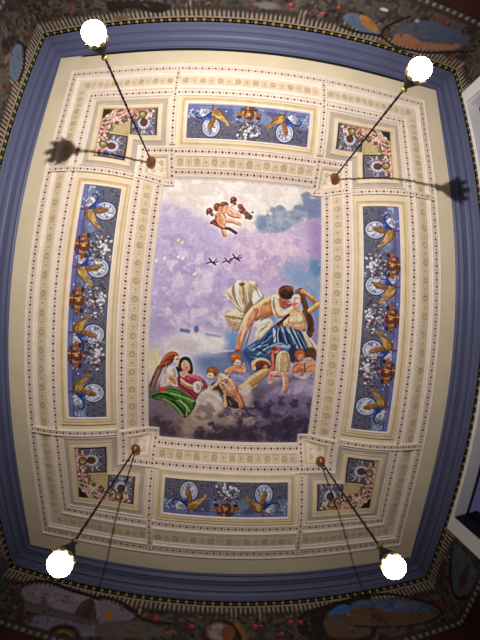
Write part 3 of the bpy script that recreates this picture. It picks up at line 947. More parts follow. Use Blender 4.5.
['P',(206,156,118),1,0.0,0.5,1,[(-449,-2211),(-206,-2232),(81,-2429),(310,-2778),(185,-3040),(-169,-2949),(-392,-2671)]],
['S',(216,132,102),1,212.9,17.7,0.5,[(134,-2750),(327,-3070),(415,-3363)]],
['S',(218,156,118),1,142.4,17.8,0.4,[(-242,-2880),(-158,-3168),(-182,-3393)]],
['S',(150,78,92),1,56.5,17.7,0,[(-324,-2631),(-126,-2441),(-65,-2295)]],
['S',(232,226,214),0.8,69.9,17.5,0,[(-308,-2273),(-22,-2435)]],
['B',(148,88,50),1,0.25,0,-660,-2135,207.0,161.9,0.0],
['B',(236,188,158),1,0.25,0.3,-669,-2295,138.3,141.7,0.0],
['S',(226,176,146),1,105.4,17.6,0,[(-437,-2459),(-600,-2684),(-772,-2731)]],
['S',(110,60,44),1,28.0,17.5,0,[(-739,-2282),(-653,-2276)]],
['S',(124,90,80),1,233.7,18.0,0,[(-2525,-2186),(-2677,-2537),(-2810,-2914)]],
['S',(150,116,104),0.8,72.1,18.0,0,[(-2568,-2257),(-2720,-2677),(-2786,-3004)]],
['S',(80,54,50),0.8,54.7,18.2,0,[(-2746,-2497),(-2880,-2875)]],
['P',(140,66,38),1,0.0,0.4,1,[(-2486,-1939),(-2315,-1671),(-2097,-1550),(-1910,-1589),(-1861,-1717),(-2000,-1770),(-2090,-1975),(-2345,-2127),(-2578,-2222)]],
['S',(190,104,60),0.8,53.3,17.8,0,[(-2356,-1797),(-2117,-1604),(-1939,-1635)]],
['S',(84,38,26),0.8,53.9,18.0,0,[(-2503,-2162),(-2214,-2006),(-2065,-1819)]],
['P',(228,206,196),1,0.0,0.4,1,[(-2210,-2139),(-2034,-2059),(-1937,-2340),(-1849,-2625),(-1901,-2856),(-2195,-2767),(-2283,-2866),(-2488,-2907),(-2480,-2565),(-2341,-2283)]],
['P',(196,156,98),1,14.4,0,1,[(-2179,-2449),(-2024,-2392),(-1929,-2609),(-1948,-2746),(-2130,-2625)]],
['S',(206,176,166),0.7,62.6,17.9,0,[(-2251,-2276),(-2311,-2595),(-2217,-2769)]],
['P',(230,182,162),1,0.0,0.4,1,[(-2001,-1748),(-1892,-1697),(-1798,-1865),(-1814,-2020),(-1946,-2030),(-2017,-1903)]],
['S',(110,60,50),1,26.4,17.6,0,[(-1919,-1808),(-1849,-1803)]],
['B',(206,72,66),1,0.25,0,-2382,-2957,173.6,119.6,0.0],
['P',(160,54,80),1,0.0,0.3,1,[(-1880,-2447),(-1713,-2390),(-1496,-2316),(-1298,-2328),(-1101,-2359),(-898,-2532),(-803,-2728),(-906,-2871),(-1079,-2952),(-1140,-3094),(-1246,-3231),(-1472,-3073),(-1698,-2931),(-1835,-2805)]],
['S',(218,124,146),0.8,97.5,17.7,0,[(-1535,-2443),(-1275,-2358),(-1053,-2454)]],
['S',(112,30,56),0.8,71.9,18.0,0,[(-1701,-2817),(-1340,-3063)]],
['S',(120,34,60),0.8,44.3,17.7,0,[(-1581,-2402),(-1509,-2576)]],
['P',(56,40,40),1,0.0,0,1,[(-1800,-1800),(-1642,-1693),(-1452,-1754),(-1359,-1988),(-1342,-2207),(-1399,-2322),(-1519,-2273),(-1762,-2260),(-1888,-2203),(-1838,-1978)]],
['P',(220,164,140),1,0.0,0.3,1,[(-1746,-1949),(-1654,-1833),(-1521,-1876),(-1437,-2015),(-1457,-2162),(-1565,-2223),(-1685,-2188),(-1750,-2082)]],
['P',(214,158,132),1,0.0,0,1,[(-1784,-2261),(-1566,-2179),(-1517,-2331),(-1712,-2434)]],
['S',(90,50,48),1,21.9,17.6,0,[(-1674,-1988),(-1552,-1966)]],
['S',(180,70,70),1,26.4,17.6,0,[(-1612,-2120),(-1547,-2116)]],
['S',(220,166,138),1,169.6,17.9,0.4,[(-1752,-2572),(-1572,-2693),(-1326,-2779)]],
['P',(218,204,200),1,0.0,0.4,1,[(-1330,-2653),(-1138,-2526),(-1021,-2721),(-1058,-2905),(-1231,-2986)]],
['S',(110,90,90),0.6,35.5,17.7,0,[(-1199,-2643),(-1105,-2817)]],
['P',(60,102,48),1,0.0,0.3,1,[(-2941,-3221),(-2479,-3021),(-2103,-2842),(-1503,-3014),(-1223,-3246),(-1253,-3521),(-1558,-3944),(-1863,-3747),(-2246,-3411),(-2707,-3354)]],
['S',(142,178,92),0.85,91.3,18.3,0,[(-2099,-3064),(-1723,-3132),(-1311,-3276)]],
['S',(130,166,84),0.85,69.4,18.5,0,[(-2361,-3289),(-1979,-3504),(-1672,-3858)]],
['S',(156,190,108),0.85,60.9,18.3,0,[(-1795,-3269),(-1528,-3543),(-1545,-3822)]],
['S',(28,48,32),0.85,77.8,18.7,0,[(-2785,-3229),(-2402,-3091),(-2022,-3180)]],
['S',(24,44,30),0.85,61.3,18.4,0,[(-2019,-3335),(-1599,-3747)]],
['S',(30,56,34),0.85,30.2,18.1,0,[(-1724,-3093),(-1351,-3179)]],
['S',(92,130,66),0.85,45.6,18.2,0,[(-2252,-2947),(-1801,-2985)]],
['P',(120,104,116),0.8,113.1,0,1,[(-2901,-3421),(-2552,-3362),(-2092,-3593),(-1899,-3854),(-2319,-4016),(-2905,-3998)]],
['S',(138,110,80),0.9,39.3,12.0,0,[(-101,828),(-62,436),(166,19),(291,-106)]],
['S',(130,100,72),0.8,31.5,12.0,0,[(159,939),(214,532),(331,147)]],
['S',(146,116,86),0.8,39.4,12.0,0,[(432,846),(512,551),(467,234)]],
['S',(140,110,84),0.8,31.6,12.1,0,[(592,809),(724,565),(786,451)]],
['S',(150,122,92),0.8,31.3,11.9,0,[(-285,501),(-118,198),(107,-39)]],
['S',(140,110,82),0.8,31.2,11.9,0,[(-326,-244),(-51,-267),(266,-342)]],
['S',(150,120,92),0.7,31.2,11.9,0,[(-189,-587),(-38,-500),(84,-571)]],
['S',(140,108,80),0.7,23.4,11.9,0,[(-59,-814),(-18,-577),(110,-351)]],
['S',(238,226,202),0.9,39.4,12.0,0,[(-7,952),(58,522),(239,102)]],
['S',(232,216,188),0.8,31.6,12.0,0,[(284,947),(355,541),(402,269)]],
['S',(236,222,196),0.8,31.3,12.0,0,[(-224,662),(-86,317),(168,-19)]],
['S',(236,222,194),0.8,38.9,11.9,0,[(-307,-173),(-57,-173),(220,-235)]],
['S',(232,214,188),0.8,23.4,11.9,0,[(-125,-349),(50,-401),(150,-372)]],
['S',(240,232,222),0.8,31.6,12.1,0,[(713,762),(862,495)]],
['P',(112,84,60),0.85,13.7,0,1,[(39,852),(256,898),(185,767)]],
['P',(120,92,70),0.75,20.5,0,1,[(333,108),(502,314),(550,160),(333,-150),(281,-75)]],
['S',(240,202,156),0.8,54.9,12.0,0,[(629,150),(972,376),(1309,493)]],
['S',(164,98,58),0.75,78.4,12.0,0,[(655,-288),(924,-162),(1211,-50)]],
['S',(140,84,54),0.8,31.8,12.1,0,[(1274,396),(1297,129),(1406,-101)]],
['S',(176,114,74),0.7,23.7,12.1,0,[(936,311),(1043,97)]],
['S',(176,114,74),0.7,23.8,12.1,0,[(1108,369),(1184,137)]],
['S',(184,122,82),0.6,23.6,12.0,0,[(768,205),(875,-8)]],
['S',(164,100,70),0.8,31.4,12.0,0,[(602,70),(693,-144),(641,-320)]],
['S',(244,204,174),0.8,46.9,11.9,0,[(424,-98),(342,-572),(228,-1033)]],
['S',(166,94,66),0.8,47.0,12.0,0,[(597,-369),(510,-766),(395,-1197)]],
['S',(176,112,84),0.6,23.5,11.9,0,[(368,40),(287,-169),(232,-563),(148,-998)]],
['S',(250,228,200),0.85,47.8,12.2,0,[(1379,387),(1442,106),(1581,-59),(1830,131)]],
['S',(176,118,86),0.7,31.7,12.1,0,[(1324,-75),(1539,-172),(1775,-47),(1978,125)]],
['S',(166,106,78),0.7,24.0,12.2,0,[(1488,442),(1550,192),(1654,72)]],
['S',(150,72,50),0.9,47.2,12.0,0,[(121,-1338),(201,-1366)]],
['S',(120,66,46),0.8,39.9,12.2,0,[(1456,440),(1508,380)]],
['S',(28,16,14),0.7,48.1,17.5,0,[(1495,618),(1685,551),(1868,644)]],
['S',(150,86,52),0.7,32.1,17.5,0,[(1490,729),(1646,852),(1794,831)]],
['P',(140,70,52),0.7,17.5,0,1,[(1539,398),(1816,385),(1918,312),(1744,221),(1563,257)]],
['S',(232,172,150),1,32.2,17.6,0,[(1787,319),(1965,363)]],
['S',(66,42,36),1,87.6,17.4,0,[(1458,-430),(1625,-262),(1809,-77)]],
['S',(52,34,30),1,98.5,17.9,0,[(2464,44),(2551,-272),(2602,-551)]],
['S',(140,92,66),0.8,32.7,17.9,0,[(2336,236),(2440,-118),(2527,-435)]],
['S',(80,50,40),1,57.2,17.8,0,[(2238,527),(2318,275),(2432,26)]],
['S',(180,126,92),0.8,32.2,12.3,0,[(1824,-330),(2006,-352),(2115,-250)]],
['S',(180,126,92),0.8,32.5,12.4,0,[(2134,-296),(2286,-336),(2396,-217)]],
['S',(196,146,110),0.8,24.3,12.4,0,[(2085,-28),(2096,-203)]],
['S',(190,124,98),0.8,40.4,12.3,0,[(1973,204),(2063,82),(2213,60)]],
['S',(176,120,90),0.7,32.7,12.5,0,[(2357,-123),(2441,-399)]],
['S',(190,140,104),0.7,32.2,12.3,0,[(1866,-471),(2113,-489),(2377,-443)]],
['B',(248,222,190),0.7,0.8,0,1907,-214,90.0,79.4,0.0],
['B',(248,222,190),0.7,0.8,0,2218,-172,91.3,79.8,0.0],
['B',(246,214,198),0.7,0.8,0,2090,484,74.4,96.0,0.0],
['S',(96,58,50),1,24.3,17.7,0,[(2007,510),(2088,524)]],
['S',(96,58,50),1,16.3,17.8,0,[(2138,520),(2189,507)]],
['S',(170,70,70),1,24.3,17.7,0,[(2032,336),(2114,341)]],
['S',(150,96,70),0.8,24.5,17.8,0,[(2181,667),(2241,463),(2200,283)]],
['S',(236,178,130),0.8,33.1,18.0,0,[(2498,707),(2744,531),(2891,347)]],
['S',(150,82,50),0.8,24.7,18.0,0,[(2401,619),(2630,426),(2774,274)]],
['S',(160,92,60),0.8,25.1,18.2,0,[(2912,267),(2765,128),(2599,52)]],
['S',(92,58,40),1,73.6,21.4,0,[(2272,513),(2386,240),(2471,-76),(2544,-434)]],
['S',(124,80,54),0.8,32.7,17.8,0,[(2225,445),(2376,118),(2450,-278)]],
['S',(70,44,34),1,57.7,18.0,0,[(2587,-29),(2657,-347),(2640,-606)]],
['S',(110,72,50),0.85,48.7,17.7,0,[(1950,650),(2130,696),(2284,594)]],
['S',(150,84,48),0.75,70.8,17.2,0,[(861,-307),(1075,-169),(1245,-80)]],
['S',(150,84,60),0.75,39.2,17.1,0,[(518,-625),(474,-941),(397,-1229)]],
['S',(170,108,70),0.75,31.6,17.2,0,[(984,298),(1135,166),(1243,-48)]],
['S',(176,122,88),0.75,40.3,17.6,0,[(1873,-41),(1820,-251),(1799,-443)]],
['S',(170,116,84),0.75,40.8,17.8,0,[(2265,15),(2396,-217),(2444,-455)]],
['S',(130,76,50),0.75,31.8,17.4,0,[(1278,460),(1240,283),(1283,96)]],
['S',(250,248,242),0.9,31.4,10.3,0,[(741,-416),(933,-326),(1130,-291)]],
['S',(160,140,112),0.8,23.6,10.3,0,[(811,-530),(980,-442),(1165,-352)]],
['S',(168,146,112),0.8,23.6,10.3,0,[(726,-691),(879,-604),(1064,-515)]],
['S',(240,228,200),0.8,31.5,10.3,0,[(689,-851),(840,-748),(992,-645)]],
['S',(150,126,96),0.8,23.5,10.3,0,[(659,-617),(728,-456)]],
['S',(24,38,72),0.85,31.8,10.4,0,[(1434,-558),(1386,-814),(1257,-1058)]],
['S',(22,36,70),0.85,31.9,10.5,0,[(1560,-519),(1579,-804),(1644,-1055)]],
['S',(24,38,74),0.85,40.1,10.5,0,[(1705,-496),(1821,-791),(1939,-1073)]],
['S',(26,42,78),0.85,32.2,10.5,0,[(1883,-486),(2067,-779),(2238,-1092)]],
['S',(24,38,72),0.85,32.4,10.6,0,[(2052,-556),(2254,-850),(2426,-1149)]],
['S',(26,40,76),0.85,31.7,10.4,0,[(1236,-727),(1014,-991),(788,-1177)]],
['S',(28,44,80),0.85,31.8,10.4,0,[(1109,-1224),(875,-1299),(605,-1408)]],
['S',(206,220,234),0.85,23.9,10.4,0,[(1481,-540),(1466,-809),(1513,-1029)]],
['S',(150,180,212),0.85,24.0,10.5,0,[(1640,-499),(1707,-781),(1806,-1047)]],
['S',(160,188,216),0.85,28.1,10.5,0,[(1818,-489),(1951,-769),(2087,-1067)]],
['S',(140,170,204),0.85,24.2,10.6,0,[(1984,-528),(2169,-822),(2322,-1105)]],
['S',(124,156,194),0.85,24.4,10.6,0,[(2156,-631),(2359,-926),(2530,-1193)]],
['S',(130,160,198),0.85,23.9,10.4,0,[(1361,-673),(1139,-953),(910,-1107)]],
['S',(140,170,206),0.85,23.8,10.4,0,[(1149,-1111),(869,-1204),(544,-1316)]],
['S',(170,194,220),0.85,19.7,10.3,0,[(706,-1133),(509,-1270)]],
['S',(120,156,194),0.85,32.0,10.5,0,[(1365,-1227),(1603,-1169),(1921,-1283)]],
['S',(96,132,176),0.85,23.9,10.4,0,[(1308,-1103),(1497,-1030),(1828,-1126)]],
['P',(28,40,70),0.8,21.2,0,1,[(1886,-1252),(2064,-1212),(2131,-1663),(1999,-1667)]],
['P',(40,62,104),0.6,34.4,0,1,[(330,-1422),(645,-1422),(738,-1640),(506,-1731)]],
['S',(150,124,98),0.85,32.9,10.8,0,[(2515,-757),(2701,-991),(2860,-1270)]],
['S',(244,234,214),0.85,24.6,10.7,0,[(2441,-664),(2642,-872),(2919,-1145)]],
['S',(120,96,76),0.85,33.4,10.9,0,[(2755,-1249),(2887,-1392)]],
['P',(60,44,48),0.75,21.4,0,1,[(2073,-1341),(2287,-1203),(2518,-1258),(2678,-1138),(2892,-1244),(2960,-1637),(2781,-1559),(2604,-1483),(2364,-1655),(2104,-1745)]],
['B',(176,94,50),1,0.4,0,2312,-1412,183.7,162.4,0.0],
['B',(92,60,42),1,0.4,0,2715,-1381,187.6,163.6,0.0],
['B',(214,130,94),1,0.3,0,2354,-1525,125.6,122.2,0.0],
['B',(240,176,140),0.7,0.8,0,2327,-1501,58.5,57.0,0.0],
['S',(76,40,32),1,20.6,18.0,0,[(2286,-1511),(2328,-1509)]],
['S',(76,40,32),1,20.7,18.0,0,[(2378,-1507),(2428,-1506)]],
['S',(150,60,50),1,20.6,18.0,0,[(2334,-1590),(2393,-1588)]],
['B',(222,158,128),1,0.3,0,2684,-1628,127.9,123.4,0.0],
['B',(240,176,140),0.7,0.8,0,2656,-1604,59.6,57.5,0.0],
['S',(76,40,32),1,20.9,18.2,0,[(2614,-1614),(2657,-1613)]],
['S',(76,40,32),1,20.9,18.3,0,[(2708,-1611),(2759,-1609)]],
['S',(150,60,50),1,20.9,18.3,0,[(2664,-1695),(2723,-1693)]],
['P',(198,116,84),1,0.0,0.3,1,[(2068,-1910),(2159,-1702),(2370,-1720),(2560,-1772),(2534,-2061),(2316,-2084),(2114,-2073)]],
['P',(206,138,104),1,0.0,0.3,1,[(2563,-1813),(2793,-1707),(2958,-1819),(2928,-2053),(2656,-2092)]],
['S',(226,150,114),1,49.6,12.6,0,[(2141,-1989),(2295,-1837),(2483,-1864)]],
['S',(226,160,126),1,50.5,12.9,0,[(2631,-2009),(2773,-1873),(2914,-1903)]],
['S',(110,58,44),1,33.2,12.7,0,[(2231,-2069),(2390,-1966),(2585,-2060)]],
['S',(96,52,42),1,33.3,12.7,0,[(2506,-1732),(2585,-2060)]],
['S',(110,60,44),1,25.4,12.9,0,[(2778,-2023),(2862,-2088)]],
['N',(206,196,214),0.8,36.2,108.6,0.45,3,[(2134,-2105),(2483,-2063),(2996,-2035),(2977,-2203),(2247,-2251)]],
['P',(36,52,92),0.7,20.9,0,1,[(1103,-1623),(1231,-1377),(1400,-1274),(1487,-1366),(1461,-1688),(1269,-1938),(1125,-1944)]],
['P',(198,168,128),1,0.0,0.35,1,[(1494,-1461),(1614,-1328),(1809,-1319),(1934,-1467),(1989,-1749),(1977,-2011),(1784,-2083),(1570,-2057),(1474,-1865)]],
['S',(240,220,184),1,48.4,12.3,0,[(1619,-1392),(1591,-1683),(1615,-2007)]],
['S',(166,126,88),1,48.6,12.4,0,[(1830,-1383),(1917,-1670),(1909,-1997)]],
['S',(186,150,108),1,24.3,12.3,0,[(1703,-1436),(1739,-1921)]],
['S',(206,96,88),1,72.1,12.2,0,[(1345,-1404),(1381,-1691),(1373,-2032)]],
['S',(236,150,132),1,24.0,12.2,0,[(1316,-1453),(1349,-1693)]],
['S',(128,48,48),1,24.1,12.3,0,[(1418,-1529),(1463,-1931)]],
['B',(202,108,92),1,0.25,0.3,1436,-1320,144.9,119.8,0.0],
['B',(130,62,46),1,0.5,0,1367,-1259,112.4,71.7,0.0],
['S',(232,160,138),1,32.1,17.5,0,[(1439,-1368),(1534,-1347)]],
['S',(232,172,152),1,162.6,17.7,0.3,[(1349,-2147),(1574,-2106),(1757,-2149)]],
['S',(236,182,164),1,123.2,17.9,0.3,[(1772,-2132),(1844,-2411),(1844,-2712)]],
['S',(214,140,122),1,113.8,17.7,0.3,[(1334,-2164),(1314,-2329)]],
['S',(176,84,74),0.8,32.7,17.8,0,[(1469,-2225),(1682,-2234)]],
['S',(196,112,98),0.8,24.8,18.0,0,[(1880,-2244),(1907,-2576)]],
['S',(246,208,192),0.8,32.9,18.0,0,[(1765,-2248),(1805,-2537)]],
['P',(88,50,44),1,17.4,0,1,[(765,-1815),(915,-1680),(1140,-1702),(1265,-1874),(1163,-2024),(924,-2050)]],
['S',(226,166,128),1,104.1,17.5,0.3,[(729,-1994),(730,-1768),(912,-1632),(1171,-1684),(1275,-1792)]],
['S',(160,96,66),0.8,24.0,17.5,0,[(818,-1893),(920,-1744),(1130,-1782)]],
['B',(186,96,74),1,0.4,0,1123,-1912,88.1,105.2,0.0],
['B',(226,150,118),0.8,0.7,0,1137,-1879,40.1,48.5,0.0],
['B',(240,222,206),1,0.5,0,759,-1960,39.7,56.5,0.0],
['P',(190,148,100),1,0.0,0.3,1,[(244,-2654),(452,-2397),(769,-2122),(1046,-1964),(1272,-1971),(1239,-2184),(1030,-2421),(768,-2597),(557,-2806),(349,-2798)]],
['S',(236,204,156),0.85,56.8,14.2,0,[(401,-2613),(701,-2304),(1053,-2061)]],
['S',(150,102,64),0.85,48.9,14.2,0,[(568,-2722),(873,-2477),(1174,-2186)]],
['S',(176,130,86),0.85,24.2,14.1,0,[(774,-2203),(945,-2359)]],
['S',(130,84,60),0.85,32.5,14.2,0,[(230,-2688),(376,-2714)]],
['N',(216,200,190),0.9,42.5,141.7,0.35,3,[(276,-2652),(555,-2507),(725,-2665),(580,-2913),(324,-2925)]],
['P',(60,84,134),0.5,34.3,0,1,[(-140,-1448),(330,-1422),(442,-1975),(322,-1821),(-39,-1840)]],
['B',(190,98,44),1,0.35,0,90,-1625,180.6,151.0,0.0],
['B',(222,140,76),0.7,0.8,0,24,-1566,70.6,47.6,0.0],
['B',(234,176,146),1,0.25,0.3,163,-1797,133.8,119.9,0.0],
['B',(146,66,34),0.7,0.6,0,34,-1740,62.9,63.8,0.0],
['S',(90,48,38),1,19.8,17.3,0,[(116,-1800),(170,-1789)]],
['S',(90,48,38),1,19.8,17.3,0,[(218,-1794),(257,-1792)]],
['S',(176,76,64),1,19.9,17.3,0,[(167,-1869),(214,-1866)]],
['S',(214,132,96),1,111.9,17.4,0.3,[(-100,-2181),(34,-2029),(212,-2100),(369,-2076)]],
['S',(228,160,124),1,79.5,17.3,0.3,[(385,-1817),(443,-1991),(387,-2107)]],
['S',(142,72,50),0.8,24.0,17.4,0,[(-7,-2144),(200,-2165)]],
['S',(240,190,154),0.8,23.9,17.4,0,[(66,-2027),(288,-2048)]],
['S',(178,178,216),0.8,48.0,28.0,0,[(62,-2237),(302,-2274),(546,-2376)]],
['S',(112,110,162),0.8,48.3,28.1,0,[(150,-2396),(392,-2466)]],
['S',(160,158,204),0.8,40.1,28.0,0,[(457,-2217),(700,-2288)]],
['S',(66,42,36),1,72.9,14.1,0,[(-1915,-2100),(-1825,-2354),(-1816,-2682)]],
['S',(92,58,50),0.9,32.8,12.5,0,[(-2407,-2073),(-2579,-2539),(-2776,-2976)]],
['S',(170,126,108),0.9,32.6,12.5,0,[(-2293,-2015),(-2447,-2486),(-2640,-3006)]],
['S',(140,100,88),0.9,32.9,12.6,0,[(-2488,-2161),(-2678,-2673),(-2860,-3027)]],
['S',(110,70,58),0.9,24.5,12.5,0,[(-2242,-2076),(-2366,-2397),(-2474,-2822)]],
['S',(192,110,66),0.9,32.6,12.4,0,[(-2382,-1828),(-2158,-1650),(-1947,-1651)]],
['S',(96,42,28),0.9,32.7,12.5,0,[(-2442,-1995),(-2249,-1850),(-2021,-1849)]],
['S',(170,92,56),0.9,24.6,12.5,0,[(-2490,-2080),(-2312,-1952),(-2148,-1956)]],
['S',(190,158,146),0.9,40.9,12.5,0,[(-2273,-2160),(-2347,-2478),(-2406,-2858)]],
['S',(176,140,128),0.9,32.5,12.4,0,[(-2061,-2111),(-1938,-2403),(-1865,-2686)]],
['S',(250,238,230),0.9,48.9,12.5,0,[(-2176,-2104),(-2086,-2374)]],
['S',(250,236,226),0.9,41.2,12.6,0,[(-2366,-2397),(-2425,-2734)]],
['S',(140,104,60),0.9,33.0,12.6,0,[(-2164,-2529),(-2048,-2552),(-1931,-2675)]],
['S',(240,232,226),0.9,41.4,12.6,0,[(-2127,-2708),(-1994,-2747),(-1895,-2772)]],
['S',(130,104,84),0.9,24.8,12.6,0,[(-2194,-2647),(-2092,-2788)]],
['S',(196,60,56),0.9,58.8,12.8,0,[(-2472,-2939),(-2321,-2993)]],
['S',(140,40,40),0.9,42.2,12.9,0,[(-2539,-2996),(-2420,-3070)]],
['S',(236,190,170),1,56.4,17.6,0,[(-1957,-1812),(-1888,-1920),(-1917,-2019)]],
['S',(180,116,96),0.9,20.1,17.6,0,[(-1841,-1884),(-1870,-1983)]],
['S',(90,50,42),1,20.2,17.6,0,[(-1940,-1827),(-1876,-1823)]],
['S',(176,70,66),1,20.2,17.6,0,[(-1886,-2001),(-1837,-1989)]],
['B',(236,186,162),0.7,0.8,0,-1566,-1929,72.2,88.3,0.0],
['S',(84,46,42),1,24.1,17.5,0,[(-1679,-1905),(-1616,-1884)]],
['S',(84,46,42),1,24.0,17.5,0,[(-1535,-1887),(-1470,-1906)]],
['S',(196,130,110),0.8,20.1,17.5,0,[(-1574,-1914),(-1547,-1992)]],
['S',(178,62,66),1,28.2,17.6,0,[(-1609,-2069),(-1528,-2063)]],
['S',(176,112,92),0.7,32.3,17.6,0,[(-1720,-2118),(-1605,-2174),(-1478,-2133)]],
['S',(40,28,30),1,40.0,17.5,0,[(-1390,-1917),(-1349,-2156),(-1391,-2305)]],
['S',(40,28,30),1,40.2,17.5,0,[(-1763,-1815),(-1670,-1728),(-1494,-1732)]],
['S',(226,132,150),0.85,48.5,14.1,0,[(-1455,-2326),(-1198,-2324),(-969,-2455)]],
['S',(206,104,128),0.85,32.4,14.1,0,[(-1322,-2431),(-1096,-2480),(-898,-2631)]],
['S',(110,30,56),0.85,40.6,14.2,0,[(-1533,-2397),(-1370,-2450)]],
['S',(96,24,48),0.85,32.3,14.1,0,[(-1132,-2368),(-919,-2517),(-832,-2693)]],
['S',(104,26,52),0.85,49.3,14.3,0,[(-1816,-2682),(-1599,-2865),(-1366,-3065)]],
['S',(184,76,100),0.85,32.9,14.4,0,[(-1731,-2808),(-1482,-3006),(-1297,-3195)]],
['S',(190,80,100),0.85,32.7,14.3,0,[(-1822,-2468),(-1721,-2592)]],
['S',(96,24,44),0.85,41.1,14.3,0,[(-1273,-2940),(-1141,-3031)]],
['S',(238,192,164),0.9,49.0,12.5,0,[(-1755,-2529),(-1557,-2645),(-1312,-2726)]],
['S',(160,98,78),0.9,24.6,12.5,0,[(-1736,-2626),(-1522,-2742),(-1310,-2793)]],
['S',(244,236,232),0.9,40.6,12.4,0,[(-1236,-2605),(-1094,-2546),(-993,-2670)]],
['S',(140,116,116),0.9,32.7,12.5,0,[(-1198,-2768),(-1083,-2826),(-990,-2753)]],
['S',(90,70,76),0.9,24.4,12.4,0,[(-1153,-2665),(-1086,-2743)]],
['S',(26,46,30),0.85,42.9,13.1,0,[(-2808,-3278),(-2470,-3125),(-2134,-3214),(-1802,-3287)]],
['S',(120,158,82),0.85,33.7,12.9,0,[(-2471,-3041),(-2054,-3071),(-1639,-3222),(-1350,-3361)]],
['S',(22,42,28),0.85,42.2,12.9,0,[(-2133,-3316),(-1798,-3527),(-1578,-3813)]],
['S',(150,186,104),0.85,33.6,12.8,0,[(-1885,-3294),(-1552,-3463),(-1416,-3685)]],
['S',(96,136,70),0.85,34.1,13.0,0,[(-2553,-3287),(-2216,-3392),(-1879,-3621)]],
['S',(36,60,38),0.85,25.0,12.7,0,[(-1722,-3178),(-1392,-3304),(-1259,-3396)]],
['S',(44,72,42),0.85,33.5,12.8,0,[(-2305,-2941),(-1974,-2912),(-1644,-3019)]],
['S',(40,66,40),0.85,25.3,12.9,0,[(-1583,-3560),(-1513,-3781)]],
['P',(64,54,46),0.85,17.7,0,1,[(-607,-2719),(-434,-2667),(-238,-2922),(-266,-3176),(-419,-2999),(-568,-2891)]],
['S',(244,206,170),0.9,48.3,12.3,0,[(-380,-2467),(-199,-2588),(-31,-2760)]],
['S',(166,96,70),0.9,40.4,12.3,0,[(85,-2556),(208,-2765),(284,-2961)]],
['S',(160,96,70),0.9,24.5,12.5,0,[(-105,-2881),(75,-2955)]],
['S',(240,196,160),0.9,40.2,12.3,0,[(-178,-2390),(-15,-2479),(121,-2636)]],
['S',(236,156,122),0.9,49.1,12.5,0,[(234,-2930),(378,-3194),(437,-3379)]],
['S',(150,70,54),0.9,24.7,12.6,0,[(337,-3043),(484,-3343)]],
['S',(236,178,140),0.9,49.1,12.5,0,[(-243,-2989),(-168,-3221),(-174,-3410)]],
['S',(72,60,52),0.9,65.6,12.5,0,[(-145,-3034),(-50,-3317),(150,-3444)]],
['S',(150,134,106),0.9,24.7,12.6,0,[(-58,-3164),(47,-3329)]],
['S',(226,218,200),0.9,32.1,12.3,0,[(-320,-2398),(-182,-2309),(-107,-2239)]],
['S',(96,62,56),0.9,32.3,12.3,0,[(-408,-2551),(-255,-2427),(-130,-2404)]],
['S',(238,190,160),0.9,40.1,12.3,0,[(-497,-2343),(-380,-2467)]],
['B',(150,90,52),1,0.35,0,-657,-2142,197.6,137.2,0.0],
['B',(190,122,74),0.7,0.8,0,-715,-2098,79.1,48.3,0.0],
['B',(240,194,166),1,0.25,0.25,-721,-2308,126.9,121.8,0.0],
['S',(90,50,40),1,20.1,17.5,0,[(-785,-2296),(-730,-2285)]],
['S',(176,84,72),1,20.1,17.6,0,[(-781,-2394),(-725,-2390)]],
['B',(116,64,40),0.8,0.6,0,-581,-2251,47.5,72.9,0.0],
['N',(232,220,212),0.75,72.1,216.3,0.42,3,[(-1137,-3132),(-1002,-2854),(-686,-2749),(-358,-2929),(-211,-3326),(-426,-3185),(-678,-2932),(-955,-3034)]],
['N',(116,96,96),0.6,73.3,219.9,0.48,3,[(-1181,-3563),(-892,-3216),(-577,-3434),(-320,-3765),(-883,-3978),(-1197,-3914)]],
['N',(196,172,160),0.7,72.8,218.5,0.45,3,[(-251,-3500),(71,-3482),(561,-3547),(823,-3800),(257,-3911),(-198,-3758)]],
['N',(56,44,62),0.75,113.7,341.0,0.45,3,[(-1120,-4356),(-550,-4134),(436,-4171),(944,-4336),(970,-4706),(-1028,-4735)]],
['N',(168,146,134),0.7,75.2,225.5,0.45,3,[(-1624,-4038),(-1381,-3753),(-1192,-4091),(-1284,-4461),(-1577,-4486)]],
['N',(66,52,62),0.7,114.9,344.7,0.45,3,[(-2724,-3970),(-2127,-4086),(-1703,-4498),(-2212,-4642),(-2640,-4321)]],
['N',(58,46,74),0.8,144.7,325.6,0.46,3,[(546,-3208),(2932,-3008),(3207,-4681),(640,-4682)]],
['N',(150,130,168),0.6,108.5,253.1,0.5,3,[(1095,-2965),(2901,-2707),(2914,-3546),(1434,-3633)]],
['P',(204,136,100),1,0.0,0.2,1,[(-929,3318),(-814,3440),(-652,3421),(-554,3291),(-505,3103),(-573,2933),(-680,2833),(-817,2886),(-918,3055)]],
['S',(150,84,62),1,73.8,12.9,0,[(-899,3271),(-891,3057),(-773,2888)]],
['S',(232,176,142),1,74.0,12.9,0,[(-718,3354),(-620,3215),(-581,3051)]],
['S',(176,108,80),1,36.7,12.8,0,[(-791,3134),(-692,2997)]],
['S',(212,150,118),1,109.9,12.8,0,[(-587,3126),(-394,3148),(-213,3084),(-40,3002)]],
['S',(236,190,160),1,36.7,12.8,0,[(-572,3165),(-350,3161),(-124,3081)]],
['S',(146,86,66),1,27.4,12.8,0,[(-537,3053),(-298,3040),(-90,2960)]],
['S',(206,140,108),1,118.1,12.7,0,[(-659,2904),(-588,2768),(-599,2674),(-512,2550)]],
['S',(234,184,152),1,36.3,12.7,0,[(-623,2888),(-550,2724),(-507,2606)]],
['S',(140,80,60),1,27.2,12.7,0,[(-691,2855),(-635,2681),(-564,2547)]],
['S',(218,164,134),1,186.3,13.0,0,[(-589,3532),(-420,3552),(-258,3446),(-84,3304)]],
['S',(242,204,178),1,55.9,13.1,0,[(-572,3552),(-395,3574),(-208,3440)]],
